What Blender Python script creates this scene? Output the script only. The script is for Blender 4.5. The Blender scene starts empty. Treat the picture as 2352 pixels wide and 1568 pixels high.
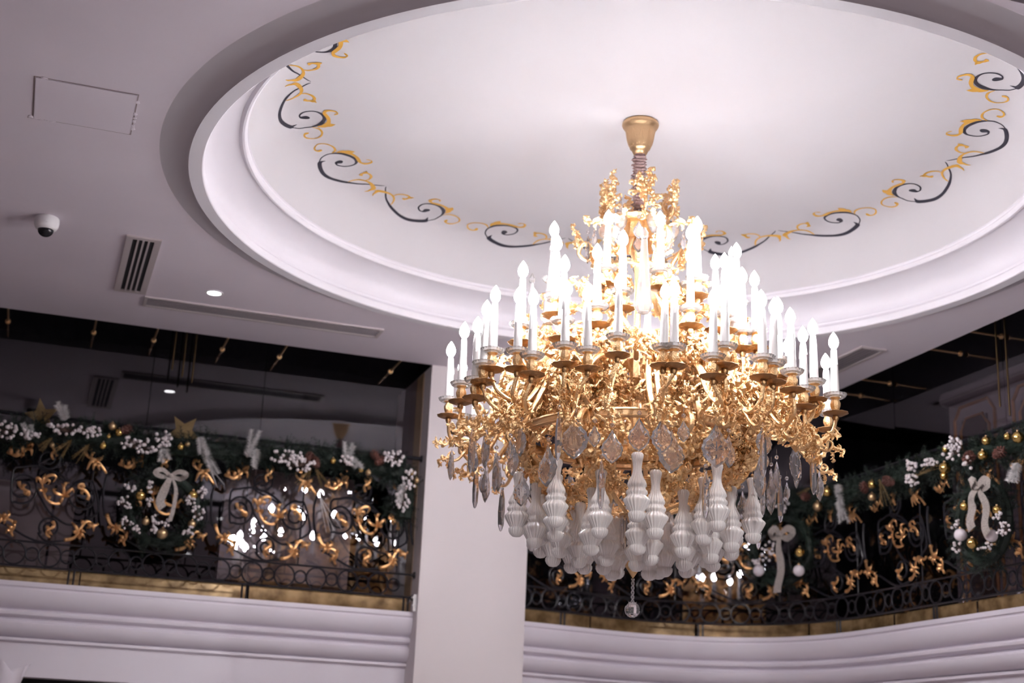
import bpy, math, random
from mathutils import Vector, Matrix
PI=math.pi
COL=bpy.context.scene.collection
Z0=1.5            # camera height above the hall floor; everything below is laid out with z counted from the camera

# ------------------------------------------------------------------ materials
def mat(name, col=(.8,.8,.8), rough=.5, metal=0., spec=.5, emit=None, es=0., trans=0., ior=1.5, bump=None, var=None, coat=0.):
    m=bpy.data.materials.new(name); m.use_nodes=True; nt=m.node_tree; b=nt.nodes['Principled BSDF']
    b.inputs['Base Color'].default_value=(*col,1); b.inputs['Roughness'].default_value=rough
    b.inputs['Metallic'].default_value=metal; b.inputs['Specular IOR Level'].default_value=spec
    b.inputs['IOR'].default_value=ior; b.inputs['Transmission Weight'].default_value=trans
    b.inputs['Coat Weight'].default_value=coat
    if emit: b.inputs['Emission Color'].default_value=(*emit,1); b.inputs['Emission Strength'].default_value=es
    if bump or var:
        tc=nt.nodes.new('ShaderNodeTexCoord')
    if bump:
        n=nt.nodes.new('ShaderNodeTexNoise'); n.inputs['Scale'].default_value=bump[0]; n.inputs['Detail'].default_value=4
        bp=nt.nodes.new('ShaderNodeBump'); bp.inputs['Strength'].default_value=bump[1]; bp.inputs['Distance'].default_value=bump[2]
        nt.links.new(tc.outputs['Object'],n.inputs['Vector']); nt.links.new(n.outputs['Fac'],bp.inputs['Height']); nt.links.new(bp.outputs['Normal'],b.inputs['Normal'])
    if var:
        n=nt.nodes.new('ShaderNodeTexNoise'); n.inputs['Scale'].default_value=var[0]; n.inputs['Detail'].default_value=5
        r=nt.nodes.new('ShaderNodeValToRGB'); r.color_ramp.elements[0].position=.3; r.color_ramp.elements[1].position=.7
        r.color_ramp.elements[0].color=(*var[1],1); r.color_ramp.elements[1].color=(*var[2],1)
        nt.links.new(tc.outputs['Object'],n.inputs['Vector']); nt.links.new(n.outputs['Fac'],r.inputs['Fac']); nt.links.new(r.outputs['Color'],b.inputs['Base Color'])
    return m
M={}
M['plaster']=mat('ceiling_plaster',(.75,.69,.765),.75,bump=(9,.03,.01),var=(1.2,(.725,.665,.74),(.775,.71,.785)))
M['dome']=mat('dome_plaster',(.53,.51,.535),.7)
M['mould']=mat('moulding_paint',(.80,.75,.825),.45)
M['pan']=mat('shaded_bronze',(.42,.25,.12),.42,1.,bump=(120,.6,.004))  # unlit look of the pan undersides put into a darker bronze colour
M['panelwall']=mat('panel_paint',(.24,.22,.23),.6)
M['cove']=mat('cove_paint',(.70,.67,.72),.5)
M['line']=mat('hatch_gap',(.30,.24,.25),.8)
M['pillar']=mat('pillar_paint',(.72,.655,.67),.5,bump=(5,.02,.01))
M['black_paint']=mat('black_paint',(.018,.017,.03),.5)
M['gold_paint']=mat('gold_paint',(.66,.36,.055),.5)
M['gold']=mat('gilded_brass',(.97,.66,.35),.38,1.,bump=(130,1.,.005))
M['gold_dark']=mat('brushed_brass',(.74,.50,.28),.38,1.,bump=(120,.4,.003))
M['gild']=mat('gilded_paint',(.74,.42,.19),.36,.9,bump=(60,.3,.004))
M['iron']=mat('wrought_iron',(.012,.011,.016),.35)
M['wax']=mat('candle_sleeve',(.82,.79,.78),.35)
M['bulb']=mat('lit_bulb',(1,1,1),.3,emit=(.98,.96,1.),es=140.)
def upright_filament(m):
    # a standing filament sends most of its light sideways and down, little out of the tip
    nt=m.node_tree; g=nt.nodes.new('ShaderNodeNewGeometry'); s=nt.nodes.new('ShaderNodeSeparateXYZ'); r=nt.nodes.new('ShaderNodeMapRange')
    r.inputs['From Min'].default_value=-.25; r.inputs['From Max'].default_value=.55; r.inputs['To Min'].default_value=245.; r.inputs['To Max'].default_value=24.
    nt.links.new(g.outputs['Normal'],s.inputs[0]); nt.links.new(s.outputs['Z'],r.inputs['Value']); nt.links.new(r.outputs['Result'],nt.nodes['Principled BSDF'].inputs['Emission Strength'])
upright_filament(M['bulb'])
M['crystal']=mat('cut_crystal',(.98,.97,1.),.0,trans=.93,ior=1.55)
M['dish']=mat('pressed_glass',(.99,.98,.98),.22,trans=.88,ior=1.4)
M['milk']=mat('frosted_glass',(.98,.95,.94),.14,trans=.5,ior=1.36)
M['fabric']=mat('mauve_fabric',(.40,.28,.27),.9,bump=(60,.6,.01))
M['marble']=mat('gold_marble',(.5,.32,.15),.22,.35,var=(9,(.17,.10,.04),(.56,.38,.19)))
M['stone']=mat('grey_marble',(.34,.30,.26),.3,var=(3,(.24,.21,.18),(.44,.39,.34)))
M['brown']=mat('brown_marble',(.35,.23,.13),.3,var=(3,(.26,.17,.10),(.42,.28,.17)))
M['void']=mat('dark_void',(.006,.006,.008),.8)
M['shade_and_panel']=mat('brown_shade_and_panel',(.05,.035,.032),.6)  # dark base colour: shade under the left balcony, and real dark panels
M['white']=mat('white_enamel',(.82,.80,.82),.35)
M['grey']=mat('vent_enamel',(.52,.46,.47),.45)
M['slot']=mat('vent_slot',(.02,.02,.025),.7)
M['greyslot']=mat('vent_blade',(.08,.065,.075),.5)
M['lens']=mat('dark_lens',(.01,.01,.014),.05)
M['down']=mat('downlight_diffuser',(1,1,1),.4,emit=(1.,.99,.97),es=14.)
M['fir']=mat('fir_green',(.008,.017,.012),.6,var=(4,(.004,.009,.007),(.014,.029,.019)))
M['flock']=mat('flocked_white',(.62,.60,.60),.8)
M['berry']=mat('white_berry',(.72,.66,.68),.3)
M['twig']=mat('dark_twig',(.10,.06,.05),.7)
M['bauble']=mat('shiny_gold_bauble',(.85,.60,.20),.10,1.)
M['matte']=mat('matte_gold_bauble',(.68,.50,.28),.35,1.)
M['pearl']=mat('pearl_bauble',(.78,.72,.76),.18,coat=.6)
M['glitter']=mat('gold_glitter',(.52,.38,.19),.30,1.,bump=(220,1.,.01))
M['ribbon']=mat('glitter_ribbon',(.42,.37,.34),.5,.25,bump=(300,.8,.006),var=(160,(.30,.26,.24),(.66,.60,.56)))
M['cone']=mat('brown_cone',(.12,.045,.035),.6)
M['floor']=mat('floor_stone',(.5,.46,.46),.3,var=(1.5,(.46,.41,.41),(.56,.50,.50)))
M['wall']=mat('wall_paint',(.66,.56,.56),.6)
M['lobby']=mat('lobby_wall',(.3,.25,.25),.6,var=(1.3,(.24,.19,.19),(.36,.3,.3)))
def glass_panel():
    m=bpy.data.materials.new('smoked_glass'); m.use_nodes=True; nt=m.node_tree; nt.nodes.clear()
    o=nt.nodes.new('ShaderNodeOutputMaterial'); mx=nt.nodes.new('ShaderNodeMixShader'); t=nt.nodes.new('ShaderNodeBsdfTransparent'); g=nt.nodes.new('ShaderNodeBsdfGlossy')
    t.inputs['Color'].default_value=(.78,.75,.78,1); g.inputs['Color'].default_value=(.95,.93,1.,1); g.inputs['Roughness'].default_value=.006
    f=nt.nodes.new('ShaderNodeFresnel'); 
    ge=nt.nodes.new('ShaderNodeNewGeometry'); mr=nt.nodes.new('ShaderNodeMapRange'); mr.inputs['To Min'].default_value=2.0; mr.inputs['To Max'].default_value=1.001   # one reflecting face per pane
    nt.links.new(ge.outputs['Backfacing'],mr.inputs['Value']); nt.links.new(mr.outputs['Result'],f.inputs['IOR'])
    nt.links.new(f.outputs[0],mx.inputs[0]); nt.links.new(t.outputs[0],mx.inputs[1]); nt.links.new(g.outputs[0],mx.inputs[2]); nt.links.new(mx.outputs[0],o.inputs[0])
    return m
M['glass']=glass_panel()
M['bronze']=mat('dark_bronze',(.09,.06,.03),.4,1.)

# ------------------------------------------------------------------ mesh builder
class MB:
    def __init__(s): s.v=[]; s.f=[]; s.m=[]
    def add(s,vs,fs,mi=0):
        b=len(s.v); s.v+=[tuple(p) for p in vs]; s.f+=[tuple(i+b for i in f) for f in fs]; s.m+=[mi]*len(fs)
    def box(s,x0,x1,y0,y1,z0,z1,mi=0):
        s.add([(x,y,z) for z in (z0,z1) for y in (y0,y1) for x in (x0,x1)],[(0,2,3,1),(4,5,7,6),(0,1,5,4),(2,6,7,3),(0,4,6,2),(1,3,7,5)],mi)
    def tube(s,pts,r,seg=8,flat=1.,nrm=None,mi=0,cap=True):
        n=len(pts); P=[Vector(p) for p in pts]
        if n<2: return
        if not hasattr(r,'__len__'): r=[r]*n
        elif len(r)!=n: r=[r[min(int(i/(n-1)*(len(r)-1)),len(r)-2)]*(1-(i/(n-1)*(len(r)-1))%1)+r[min(int(i/(n-1)*(len(r)-1))+1,len(r)-1)]*((i/(n-1)*(len(r)-1))%1) for i in range(n)]
        T=[]
        for i in range(n):
            t=P[min(i+1,n-1)]-P[max(i-1,0)]
            T.append(t.normalized() if t.length>1e-9 else Vector((0,0,1)))
        if nrm is None:
            a=Vector((0,0,1)) if abs(T[0].z)<.9 else Vector((1,0,0)); u=T[0].cross(a).normalized()
        vs=[]
        for i in range(n):
            if nrm is None:
                u=(u-T[i]*u.dot(T[i])).normalized(); w=T[i].cross(u)
            else:
                w=Vector(nrm); u=T[i].cross(w)
                if u.length<1e-5: u=Vector((1,0,0))
                u.normalize(); w=u.cross(T[i]).normalized()
            for k in range(seg):
                a=2*PI*k/seg
                vs.append(P[i]+u*(r[i]*math.cos(a))+w*(r[i]*flat*math.sin(a)))
        fs=[(i*seg+k,i*seg+(k+1)%seg,(i+1)*seg+(k+1)%seg,(i+1)*seg+k) for i in range(n-1) for k in range(seg)]
        if cap: fs+=[tuple(range(seg))[::-1],tuple((n-1)*seg+k for k in range(seg))]
        s.add(vs,fs,mi)
    def lathe(s,prof,c=(0,0,0),seg=32,mi=0,rib=0,amp=0.,cap=False,a0=0.,a1=2*PI,mat_=None):
        full=abs(a1-a0-2*PI)<1e-6; ns=seg if full else seg+1
        vs=[]
        for (r,z) in prof:
            for k in range(ns):
                a=a0+(a1-a0)*k/seg; rr=r*(1+amp*math.cos(rib*a)) if rib else r
                vs.append(Vector((rr*math.cos(a),rr*math.sin(a),z)))
        if mat_ is not None: vs=[mat_@v for v in vs]
        vs=[(v[0]+c[0],v[1]+c[1],v[2]+c[2]) for v in vs]
        fs=[(i*ns+k,i*ns+(k+1)%ns,(i+1)*ns+(k+1)%ns,(i+1)*ns+k) for i in range(len(prof)-1) for k in range(ns if full else ns-1)]
        if cap: fs+=[tuple(range(ns))[::-1],tuple((len(prof)-1)*ns+k for k in range(ns))]
        s.add(vs,fs,mi)
    def ball(s,c,r,seg=12,rings=8,mi=0,sz=1.):
        prof=[(max(r*math.sin(PI*i/rings),1e-5),-r*sz*math.cos(PI*i/rings)) for i in range(rings+1)]
        s.lathe(prof,c,seg,mi)
    def build(s,name,mats,parent=None,smooth=True,sharp=40):
        me=bpy.data.meshes.new(name); me.from_pydata(s.v,[],s.f)
        if not isinstance(mats,(list,tuple)): mats=[mats]
        for m in mats: me.materials.append(M[m])
        if len(mats)>1: me.polygons.foreach_set('material_index',s.m)
        if smooth:
            me.polygons.foreach_set('use_smooth',[True]*len(me.polygons))
            if sharp: me.set_sharp_from_angle(angle=math.radians(sharp))
        me.update()
        o=bpy.data.objects.new(name,me); COL.objects.link(o)
        if parent is not None: o.parent=parent
        return o
def tag(o,label=None,cat=None,group=None,kind=None):
    if label: o['label']=label
    if cat: o['category']=cat
    if group: o['group']=group
    if kind: o['kind']=kind
    return o
def empty(name,loc=(0,0,0),rz=0.,label=None,cat=None,group=None):
    o=bpy.data.objects.new(name,None); COL.objects.link(o); o.location=loc; o.rotation_euler=(0,0,rz); o.empty_display_size=.1
    return tag(o,label,cat,group)
def struct(mb,name,mats,**k): return tag(mb.build(name,mats,**k),kind='structure')
def copy_tree(o,parent=None):
    c=o.copy(); COL.objects.link(c)
    if parent is not None: c.parent=parent
    for ch in list(o.children): copy_tree(ch,c)
    return c
def catmull(P,n):
    out=[]; P=[Vector(p) for p in P]
    for i in range(len(P)-1):
        a=P[max(i-1,0)];b=P[i];c=P[i+1];d=P[min(i+2,len(P)-1)]
        for k in range(n):
            t=k/n; out.append(.5*((2*b)+(c-a)*t+(2*a-5*b+4*c-d)*t*t+(3*b-a-3*c+d)*t**3))
    out.append(P[-1]); return out
class Path:
    """plan polyline; at(s) gives the point, n(s) the unit normal towards the hall"""
    def __init__(s,pts,n=8):
        s.p=catmull([(x,y,0) for x,y in pts],n) if n else [Vector((x,y,0)) for x,y in pts]
        s.l=[0.]
        for a,b in zip(s.p,s.p[1:]): s.l.append(s.l[-1]+(b-a).length)
        s.L=s.l[-1]
    def at(s,t):
        if t<=0: d=(s.p[1]-s.p[0]).normalized(); return s.p[0]+d*t,d
        if t>=s.L: d=(s.p[-1]-s.p[-2]).normalized(); return s.p[-1]+d*(t-s.L),d
        lo,hi=0,len(s.l)-1
        while hi-lo>1:
            m=(lo+hi)//2
            if s.l[m]<=t: lo=m
            else: hi=m
        f=(t-s.l[lo])/max(s.l[hi]-s.l[lo],1e-9)
        return s.p[lo].lerp(s.p[hi],f),(s.p[hi]-s.p[lo]).normalized()
    def pos(s,t,z,off=0.):
        p,d=s.at(t); return Vector((p.x+d.y*off,p.y-d.x*off,z))
    def nrm(s,t):
        p,d=s.at(t); return Vector((d.y,-d.x,0))
    def near(s,x,y):
        return min(range(401),key=lambda i:(s.at(s.L*i/400)[0]-Vector((x,y,0))).length)/400*s.L
# traced ornament outlines: local metres on the rail, polar metres on the ceiling
PAINT= {'B1':[[0.0037,1.8702,0.0054,1.8696],[0.0117,1.8909,0.0165,1.8891],[0.0255,1.9131,0.0308,1.9108],[0.0411,1.9396,0.048,1.9369],[0.0596,1.9709,0.0668,1.9674],[0.0833,2.0008,0.0917,1.9945],[0.111,2.0278,0.1193,2.017],[0.1436,2.0492,0.149,2.035],[0.1729,2.0628,0.1721,2.0459],[0.2063,2.067,0.1991,2.0497],[0.2345,2.0604,0.2226,2.0435],[0.2593,2.0454,0.2458,2.0299],[0.2754,2.028,0.2609,2.0164],[0.2717,2.0088,0.2627,2.0058],[0.2641,1.9893,0.2628,1.989]],'B2':[[0.2735,2.0252,0.2701,2.0224],[0.2908,1.9942,0.2868,1.9913],[0.2975,1.9597,0.2928,1.9572],[0.2988,1.9225,0.2922,1.9199],[0.2941,1.8812,0.2802,1.879],[0.28,1.8415,0.26,1.847],[0.2495,1.8133,0.2456,1.8341],[0.2169,1.8137,0.2287,1.8303],[0.201,1.8316,0.2114,1.8391],[0.1917,1.8548,0.1983,1.8579],[0.1876,1.8862,0.1937,1.888],[0.1907,1.9194,0.1971,1.9203],[0.1991,1.9432,0.207,1.9417],[0.2134,1.9603,0.2164,1.9521],[0.2288,1.9598,0.222,1.9518],[0.2367,1.9507,0.2229,1.9439],[0.2406,1.9319,0.22,1.9227],[0.2416,1.9165,0.2258,1.9081],[0.2387,1.9056,0.2331,1.9026]],'G1':[[0.0221,2.0066,0.0198,2.0073],[0.0173,1.9917,0.0108,1.9926],[0.0179,1.9732,0.0086,1.9734],[0.0192,1.9562,0.0023,1.953],[0.0305,1.9434,0.0104,1.9307],[0.0435,1.9317,0.0288,1.9146],[0.0541,1.9265,0.052,1.9081],[0.0673,1.9285,0.0756,1.9186],[0.0818,1.9416,0.0909,1.9381],[0.0949,1.9644,0.1016,1.9637],[0.1024,1.9918,0.1076,1.992],[0.1056,2.0094,0.1073,2.0096]],'G2':[[0.0766,1.922,0.073,1.9216],[0.0772,1.8974,0.0708,1.8962],[0.0837,1.8756,0.0758,1.8724],[0.0972,1.8597,0.0862,1.8511],[0.1081,1.8575,0.1065,1.8403],[0.1135,1.8599,0.1307,1.8568],[0.1167,1.8766,0.126,1.8787],[0.1152,1.8892,0.1251,1.893],[0.106,1.8998,0.1224,1.9043],[0.1129,1.9123,0.1217,1.9119]],'G2b':[[0.1268,1.8648,0.1133,1.8591],[0.1311,1.8498,0.1206,1.8443],[0.1336,1.841,0.1312,1.8392]],'G3':[[0.2173,1.7577,0.2144,1.7577],[0.2151,1.7441,0.2055,1.7445],[0.2046,1.7298,0.2049,1.7362],[0.188,1.7378,0.1965,1.7426],[0.1812,1.7613,0.1903,1.7642],[0.1795,1.7857,0.1924,1.7875],[0.1843,1.8061,0.2011,1.802],[0.2063,1.8209,0.1994,1.804],[0.2294,1.8129,0.2151,1.7946],[0.2509,1.8082,0.2433,1.7862],[0.2654,1.8164,0.2795,1.8],[0.2765,1.8317,0.3034,1.8319],[0.2898,1.8572,0.3045,1.8622],[0.2949,1.8835,0.2988,1.8853]],'G3b':[[0.3015,1.8293,0.2735,1.8158],[0.3004,1.8029,0.28,1.7946],[0.2913,1.78,0.2842,1.7782],[0.2862,1.772,0.2842,1.7718]],'G4':[[0.3003,1.9155,0.2975,1.9135],[0.3093,1.8953,0.3038,1.891],[0.3233,1.8833,0.315,1.8734],[0.3407,1.8826,0.3377,1.8695],[0.3549,1.8931,0.3625,1.8893],[0.3669,1.9141,0.3734,1.9162],[0.3706,1.9413,0.3749,1.9441],[0.363,1.9661,0.3674,1.9702],[0.3495,1.98,0.3554,1.9876],[0.3371,1.9781,0.3392,1.9893],[0.3372,1.9777,0.3253,1.9733],[0.3352,1.9544,0.3286,1.9507]]}
ORN= {'curl_l':[[(-0.246,1.849),(-0.239,1.821),(-0.22,1.802),(-0.193,1.788),(-0.169,1.776),(-0.169,1.76),(-0.186,1.765)],[(-0.217,1.8),(-0.213,1.819),(-0.198,1.826)],[(-0.193,1.788),(-0.197,1.769),(-0.194,1.759)]],'curl_r':[[(0.227,1.766),(0.233,1.793),(0.213,1.82),(0.183,1.837),(0.16,1.844),(0.161,1.868),(0.184,1.873),(0.195,1.857)],[(0.184,1.834),(0.185,1.808),(0.191,1.799)],[(0.174,1.843),(0.179,1.858),(0.179,1.87)]],'spray_r':[[(0.119,1.471),(0.16,1.482),(0.189,1.508),(0.204,1.547),(0.224,1.589),(0.244,1.61),(0.277,1.601),(0.299,1.587),(0.318,1.601)],[(0.192,1.517),(0.183,1.55),(0.162,1.576),(0.144,1.593)],[(0.187,1.522),(0.168,1.529),(0.158,1.536)],[(0.201,1.533),(0.221,1.539),(0.24,1.534)],[(0.197,1.513),(0.224,1.511),(0.24,1.496)],[(0.193,1.506),(0.209,1.491),(0.21,1.479)],[(0.267,1.605),(0.291,1.579),(0.297,1.549)],[(0.253,1.609),(0.271,1.577),(0.25,1.566)],[(0.222,1.587),(0.213,1.605),(0.205,1.614)]],'spray_l':[[(0.379,1.669),(0.39,1.636),(0.41,1.605),(0.44,1.588),(0.473,1.577),(0.507,1.564),(0.526,1.539),(0.522,1.515),(0.511,1.495),(0.521,1.469)],[(0.43,1.59),(0.462,1.59),(0.481,1.611),(0.471,1.632)],[(0.449,1.584),(0.449,1.608),(0.45,1.618)],[(0.408,1.6),(0.397,1.579),(0.396,1.57)],[(0.421,1.594),(0.431,1.564),(0.418,1.538)],[(0.445,1.584),(0.457,1.561),(0.456,1.544)],[(0.512,1.559),(0.529,1.558),(0.53,1.57)],[(0.525,1.515),(0.498,1.522),(0.478,1.535)],[(0.513,1.497),(0.487,1.497),(0.478,1.48)]],'calyx':[[(0.047,1.727),(0.021,1.715),(-0.016,1.72),(-0.045,1.739),(-0.067,1.772),(-0.079,1.805),(-0.089,1.842)],[(-0.089,1.842),(-0.113,1.878),(-0.131,1.88),(-0.129,1.857)],[(-0.089,1.842),(-0.087,1.885),(-0.078,1.917)],[(-0.087,1.852),(-0.066,1.897),(-0.027,1.913),(-0.003,1.899),(-0.017,1.869)],[(-0.086,1.847),(-0.063,1.873),(-0.041,1.866),(-0.05,1.848)],[(-0.076,1.8),(-0.058,1.807),(-0.06,1.785)],[(-0.081,1.804),(-0.098,1.798),(-0.109,1.813)],[(-0.045,1.739),(-0.027,1.755),(-0.035,1.766)],[(0.047,1.724),(0.057,1.752),(0.067,1.781)],[(0.066,1.776),(0.031,1.782),(0.007,1.79),(-0.009,1.812),(0.008,1.818)],[(0.066,1.776),(0.061,1.814),(0.053,1.842),(0.041,1.86)],[(0.056,1.833),(0.066,1.863),(0.085,1.872)],[(0.068,1.779),(0.096,1.808),(0.116,1.829),(0.13,1.809)],[(0.068,1.777),(0.095,1.775),(0.103,1.79)]],'leaf_b':[[(0.014,1.591),(0.029,1.564),(0.015,1.543),(-0.01,1.525),(-0.015,1.498),(0.005,1.481)],[(-0.005,1.537),(-0.017,1.547),(-0.011,1.553)],[(-0.009,1.518),(0.006,1.505),(0.023,1.497)]],'spray_t':[[(-0.353,2.051),(-0.326,2.039),(-0.288,2.026),(-0.254,2.047),(-0.228,2.083),(-0.222,2.118),(-0.237,2.146)],[(-0.319,2.036),(-0.333,2.068),(-0.325,2.095)],[(-0.285,2.028),(-0.285,2.066),(-0.305,2.079)],[(-0.232,2.087),(-0.196,2.079),(-0.188,2.042)],[(-0.226,2.11),(-0.194,2.121),(-0.192,2.098)],[(-0.254,2.047),(-0.245,2.036),(-0.255,2.02)],[(-0.247,2.055),(-0.258,2.091),(-0.275,2.112)]],'spray_t2':[[(0.218,2.127),(0.18,2.131),(0.175,2.096),(0.208,2.065),(0.255,2.051),(0.292,2.021),(0.331,1.975)],[(0.259,2.048),(0.218,2.036),(0.2,1.981)],[(0.267,2.045),(0.243,2.016),(0.241,1.985)],[(0.279,2.035),(0.273,2.011),(0.283,1.989)],[(0.208,2.065),(0.22,2.097),(0.235,2.106)],[(0.247,2.054),(0.284,2.066),(0.297,2.09)]],'leaf_t':[[(-0.033,2.154),(-0.007,2.13),(-0.024,2.094),(-0.054,2.068),(-0.043,2.035)],[(-0.021,2.098),(-0.048,2.11),(-0.054,2.132)],[(-0.034,2.085),(-0.017,2.06),(-0.024,2.052)]]}
IRON= [[(-0.248,1.8),(-0.251,1.809),(-0.252,1.819),(-0.251,1.829),(-0.246,1.839),(-0.239,1.847),(-0.229,1.852),(-0.218,1.855),(-0.206,1.855),(-0.194,1.85),(-0.182,1.843),(-0.173,1.832),(-0.167,1.818),(-0.164,1.803),(-0.166,1.787),(-0.171,1.772),(-0.181,1.759),(-0.194,1.749),(-0.209,1.743),(-0.226,1.742),(-0.244,1.746),(-0.261,1.755),(-0.275,1.768),(-0.286,1.786),(-0.292,1.806),(-0.293,1.827),(-0.288,1.848),(-0.278,1.867),(-0.263,1.883),(-0.243,1.894),(-0.221,1.899),(-0.198,1.897),(-0.175,1.888),(-0.155,1.874),(-0.139,1.853),(-0.128,1.829),(-0.123,1.802),(-0.126,1.775),(-0.135,1.749),(-0.151,1.727),(-0.173,1.71),(-0.199,1.701),(-0.227,1.699),(-0.255,1.705),(-0.282,1.719),(-0.295,1.925),(-0.232,1.958),(-0.158,1.974),(-0.075,1.963),(0.001,1.938),(0.051,1.905),(0.088,1.87)],[(0.23,1.793),(0.232,1.784),(0.231,1.774),(0.228,1.764),(0.221,1.755),(0.213,1.749),(0.202,1.745),(0.19,1.744),(0.177,1.747),(0.165,1.753),(0.155,1.763),(0.148,1.776),(0.144,1.791),(0.143,1.807),(0.148,1.823),(0.156,1.837),(0.168,1.848),(0.184,1.856),(0.201,1.859),(0.22,1.857),(0.237,1.85),(0.253,1.838),(0.266,1.821),(0.274,1.801),(0.276,1.779),(0.273,1.757),(0.264,1.737),(0.25,1.719),(0.231,1.706),(0.209,1.699),(0.185,1.698),(0.161,1.705),(0.139,1.718),(0.12,1.737),(0.107,1.76),(0.1,1.787),(0.1,1.816),(0.107,1.843),(0.122,1.868),(0.143,1.887),(0.169,1.901),(0.198,1.906),(0.229,1.903),(0.258,1.891),(0.315,1.706),(0.254,1.637),(0.178,1.592),(0.111,1.581),(0.039,1.617),(-0.016,1.654),(-0.064,1.716),(-0.107,1.778),(-0.121,1.819)],[(0.022,1.563),(0.017,1.571),(0.009,1.576),(-0.0,1.58),(-0.011,1.58),(-0.021,1.576),(-0.029,1.569),(-0.036,1.559),(-0.039,1.547),(-0.038,1.534),(-0.033,1.521),(-0.024,1.51),(-0.012,1.502),(0.002,1.497),(0.017,1.498),(0.032,1.504),(0.044,1.514),(0.052,1.529),(0.056,1.546),(0.054,1.564),(0.047,1.582),(0.034,1.597),(0.018,1.607),(-0.001,1.613),(-0.021,1.611),(-0.04,1.603),(-0.055,1.589),(-0.066,1.57),(-0.07,1.548),(-0.067,1.525),(-0.058,1.502),(-0.073,1.507),(-0.041,1.468),(0.011,1.449),(0.117,1.468)],[(-0.341,1.556),(-0.286,1.538),(-0.205,1.497),(-0.143,1.468),(-0.069,1.446),(0.021,1.443)],[(-0.083,2.004),(-0.075,2.0),(-0.066,1.999),(-0.056,2.0),(-0.046,2.005),(-0.038,2.012),(-0.032,2.022),(-0.03,2.034),(-0.03,2.047),(-0.035,2.059),(-0.043,2.07),(-0.055,2.078),(-0.068,2.082),(-0.083,2.082),(-0.098,2.078),(-0.111,2.069),(-0.122,2.056),(-0.128,2.04),(-0.13,2.023),(-0.127,2.005),(-0.118,1.989),(-0.105,1.975),(-0.088,1.966),(-0.069,1.962),(-0.049,1.965),(-0.029,1.973),(-0.013,1.987),(-0.001,2.005),(0.006,2.027),(0.006,2.05),(-0.001,2.072),(-0.131,1.987),(-0.084,1.943),(-0.017,1.918),(0.05,1.886),(0.084,1.873)],[(0.344,1.96),(0.33,1.886),(0.337,1.765),(0.361,1.662)]]
random.seed(7)
PH=math.radians(18.2)
# ------------------------------------------------------------------ camera
P_,R_=0.297700361,0.0437277349
fw=Vector((0,math.cos(P_),math.sin(P_))); rt=Vector((1,0,0)); up=rt.cross(fw)
rt,up=rt*math.cos(R_)+up*math.sin(R_), up*math.cos(R_)-rt*math.sin(R_)
rz=Matrix.Rotation(-PH,3,'Z'); fw,rt,up=rz@fw,rz@rt,rz@up
CAM=Vector((-2.948,-6.797,0))
cd=bpy.data.cameras.new('camera'); cam=bpy.data.objects.new('camera',cd); COL.objects.link(cam)
cam.matrix_world=Matrix.Translation(CAM)@Matrix((rt,up,-fw)).transposed().to_4x4()
cd.sensor_width=36; cd.lens=50.006; cd.clip_start=.05; cd.clip_end=100
cd.dof.use_dof=True; cd.dof.focus_distance=6.7; cd.dof.aperture_fstop=1.9
bpy.context.scene.camera=cam

# ------------------------------------------------------------------ hall shell
X0,X1,Y0,Y1=-4.6,2.94,-2.63,3.552       # soffit edges
ZS=3.06
def soffit():
    mb=MB(); N=96; R=2.60
    # square-to-circle fill
    ring=[(R*math.cos(2*PI*k/N),R*math.sin(2*PI*k/N),ZS) for k in range(N)]
    sq=[]
    for k in range(N):
        a=2*PI*k/N; c,s_=math.cos(a),math.sin(a); t=1e9
        if c>1e-9: t=min(t,X1/c)
        if c<-1e-9: t=min(t,X0/c)
        if s_>1e-9: t=min(t,Y1/s_)
        if s_<-1e-9: t=min(t,Y0/s_)
        sq.append((c*t,s_*t,ZS))
    mb.add(ring+sq,[(k,(k+1)%N,N+(k+1)%N,N+k)[::-1] for k in range(N)])
    # corners
    for cx,cy in ((X0,Y0),(X0,Y1),(X1,Y0),(X1,Y1)):
        ks=[k for k in range(N)]
        best=None
        for k in range(N):
            a,b=sq[k],sq[(k+1)%N]
            if abs(a[0]-b[0])>1e-6 and abs(a[1]-b[1])>1e-6:
                if abs((a[0]+b[0])/2-cx)<.6 and abs((a[1]+b[1])/2-cy)<.6: best=(a,b)
        if best: mb.add([best[0],best[1],(cx,cy,ZS)],[(0,1,2)])
    # fascias
    for (x0,y0,x1,y1) in ((X0,Y1,X1,Y1),(X1,Y1,X1,Y0),(X1,Y0,X0,Y0),(X0,Y0,X0,Y1)):
        mb.add([(x0,y0,ZS),(x1,y1,ZS),(x1,y1,3.62),(x0,y0,3.62)],[(0,1,2,3)])
    return struct(mb,'ceiling','plaster',smooth=False)
soffit()
def recess():
    mb=MB()
    prof=[(2.62,3.0602),(2.60,3.057),(2.51,3.030),(2.49,3.024),(2.475,3.014),(2.466,3.004),(2.464,3.0),
          (2.394,3.0),(2.389,3.004),(2.386,3.012),(2.385,3.045),(2.39,3.052),(2.405,3.054),(2.415,3.06),(2.421,3.075),(2.418,3.088),(2.424,3.092),
          (2.426,3.12),(2.418,3.15),(2.398,3.18),(2.36,3.208),(2.31,3.228),(2.255,3.240),(2.222,3.243),(2.214,3.236),(2.205,3.231),(2.193,3.232),(2.184,3.24),(2.180,3.252),(2.183,3.264),(2.19,3.268),(2.186,3.276),(2.178,3.28)]
    mb.lathe(prof,seg=192)
    return struct(mb,'trim_1','cove',sharp=30)
recess()
DOME=[(2.18,3.28),(2.176,3.32),(2.166,3.37),(2.15,3.42),(2.13,3.465),(2.10,3.51),(2.06,3.547),(2.01,3.573),(1.95,3.590),(1.87,3.598),(1.78,3.6),(1.2,3.6),(.5,3.6),(.001,3.6)]
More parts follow.
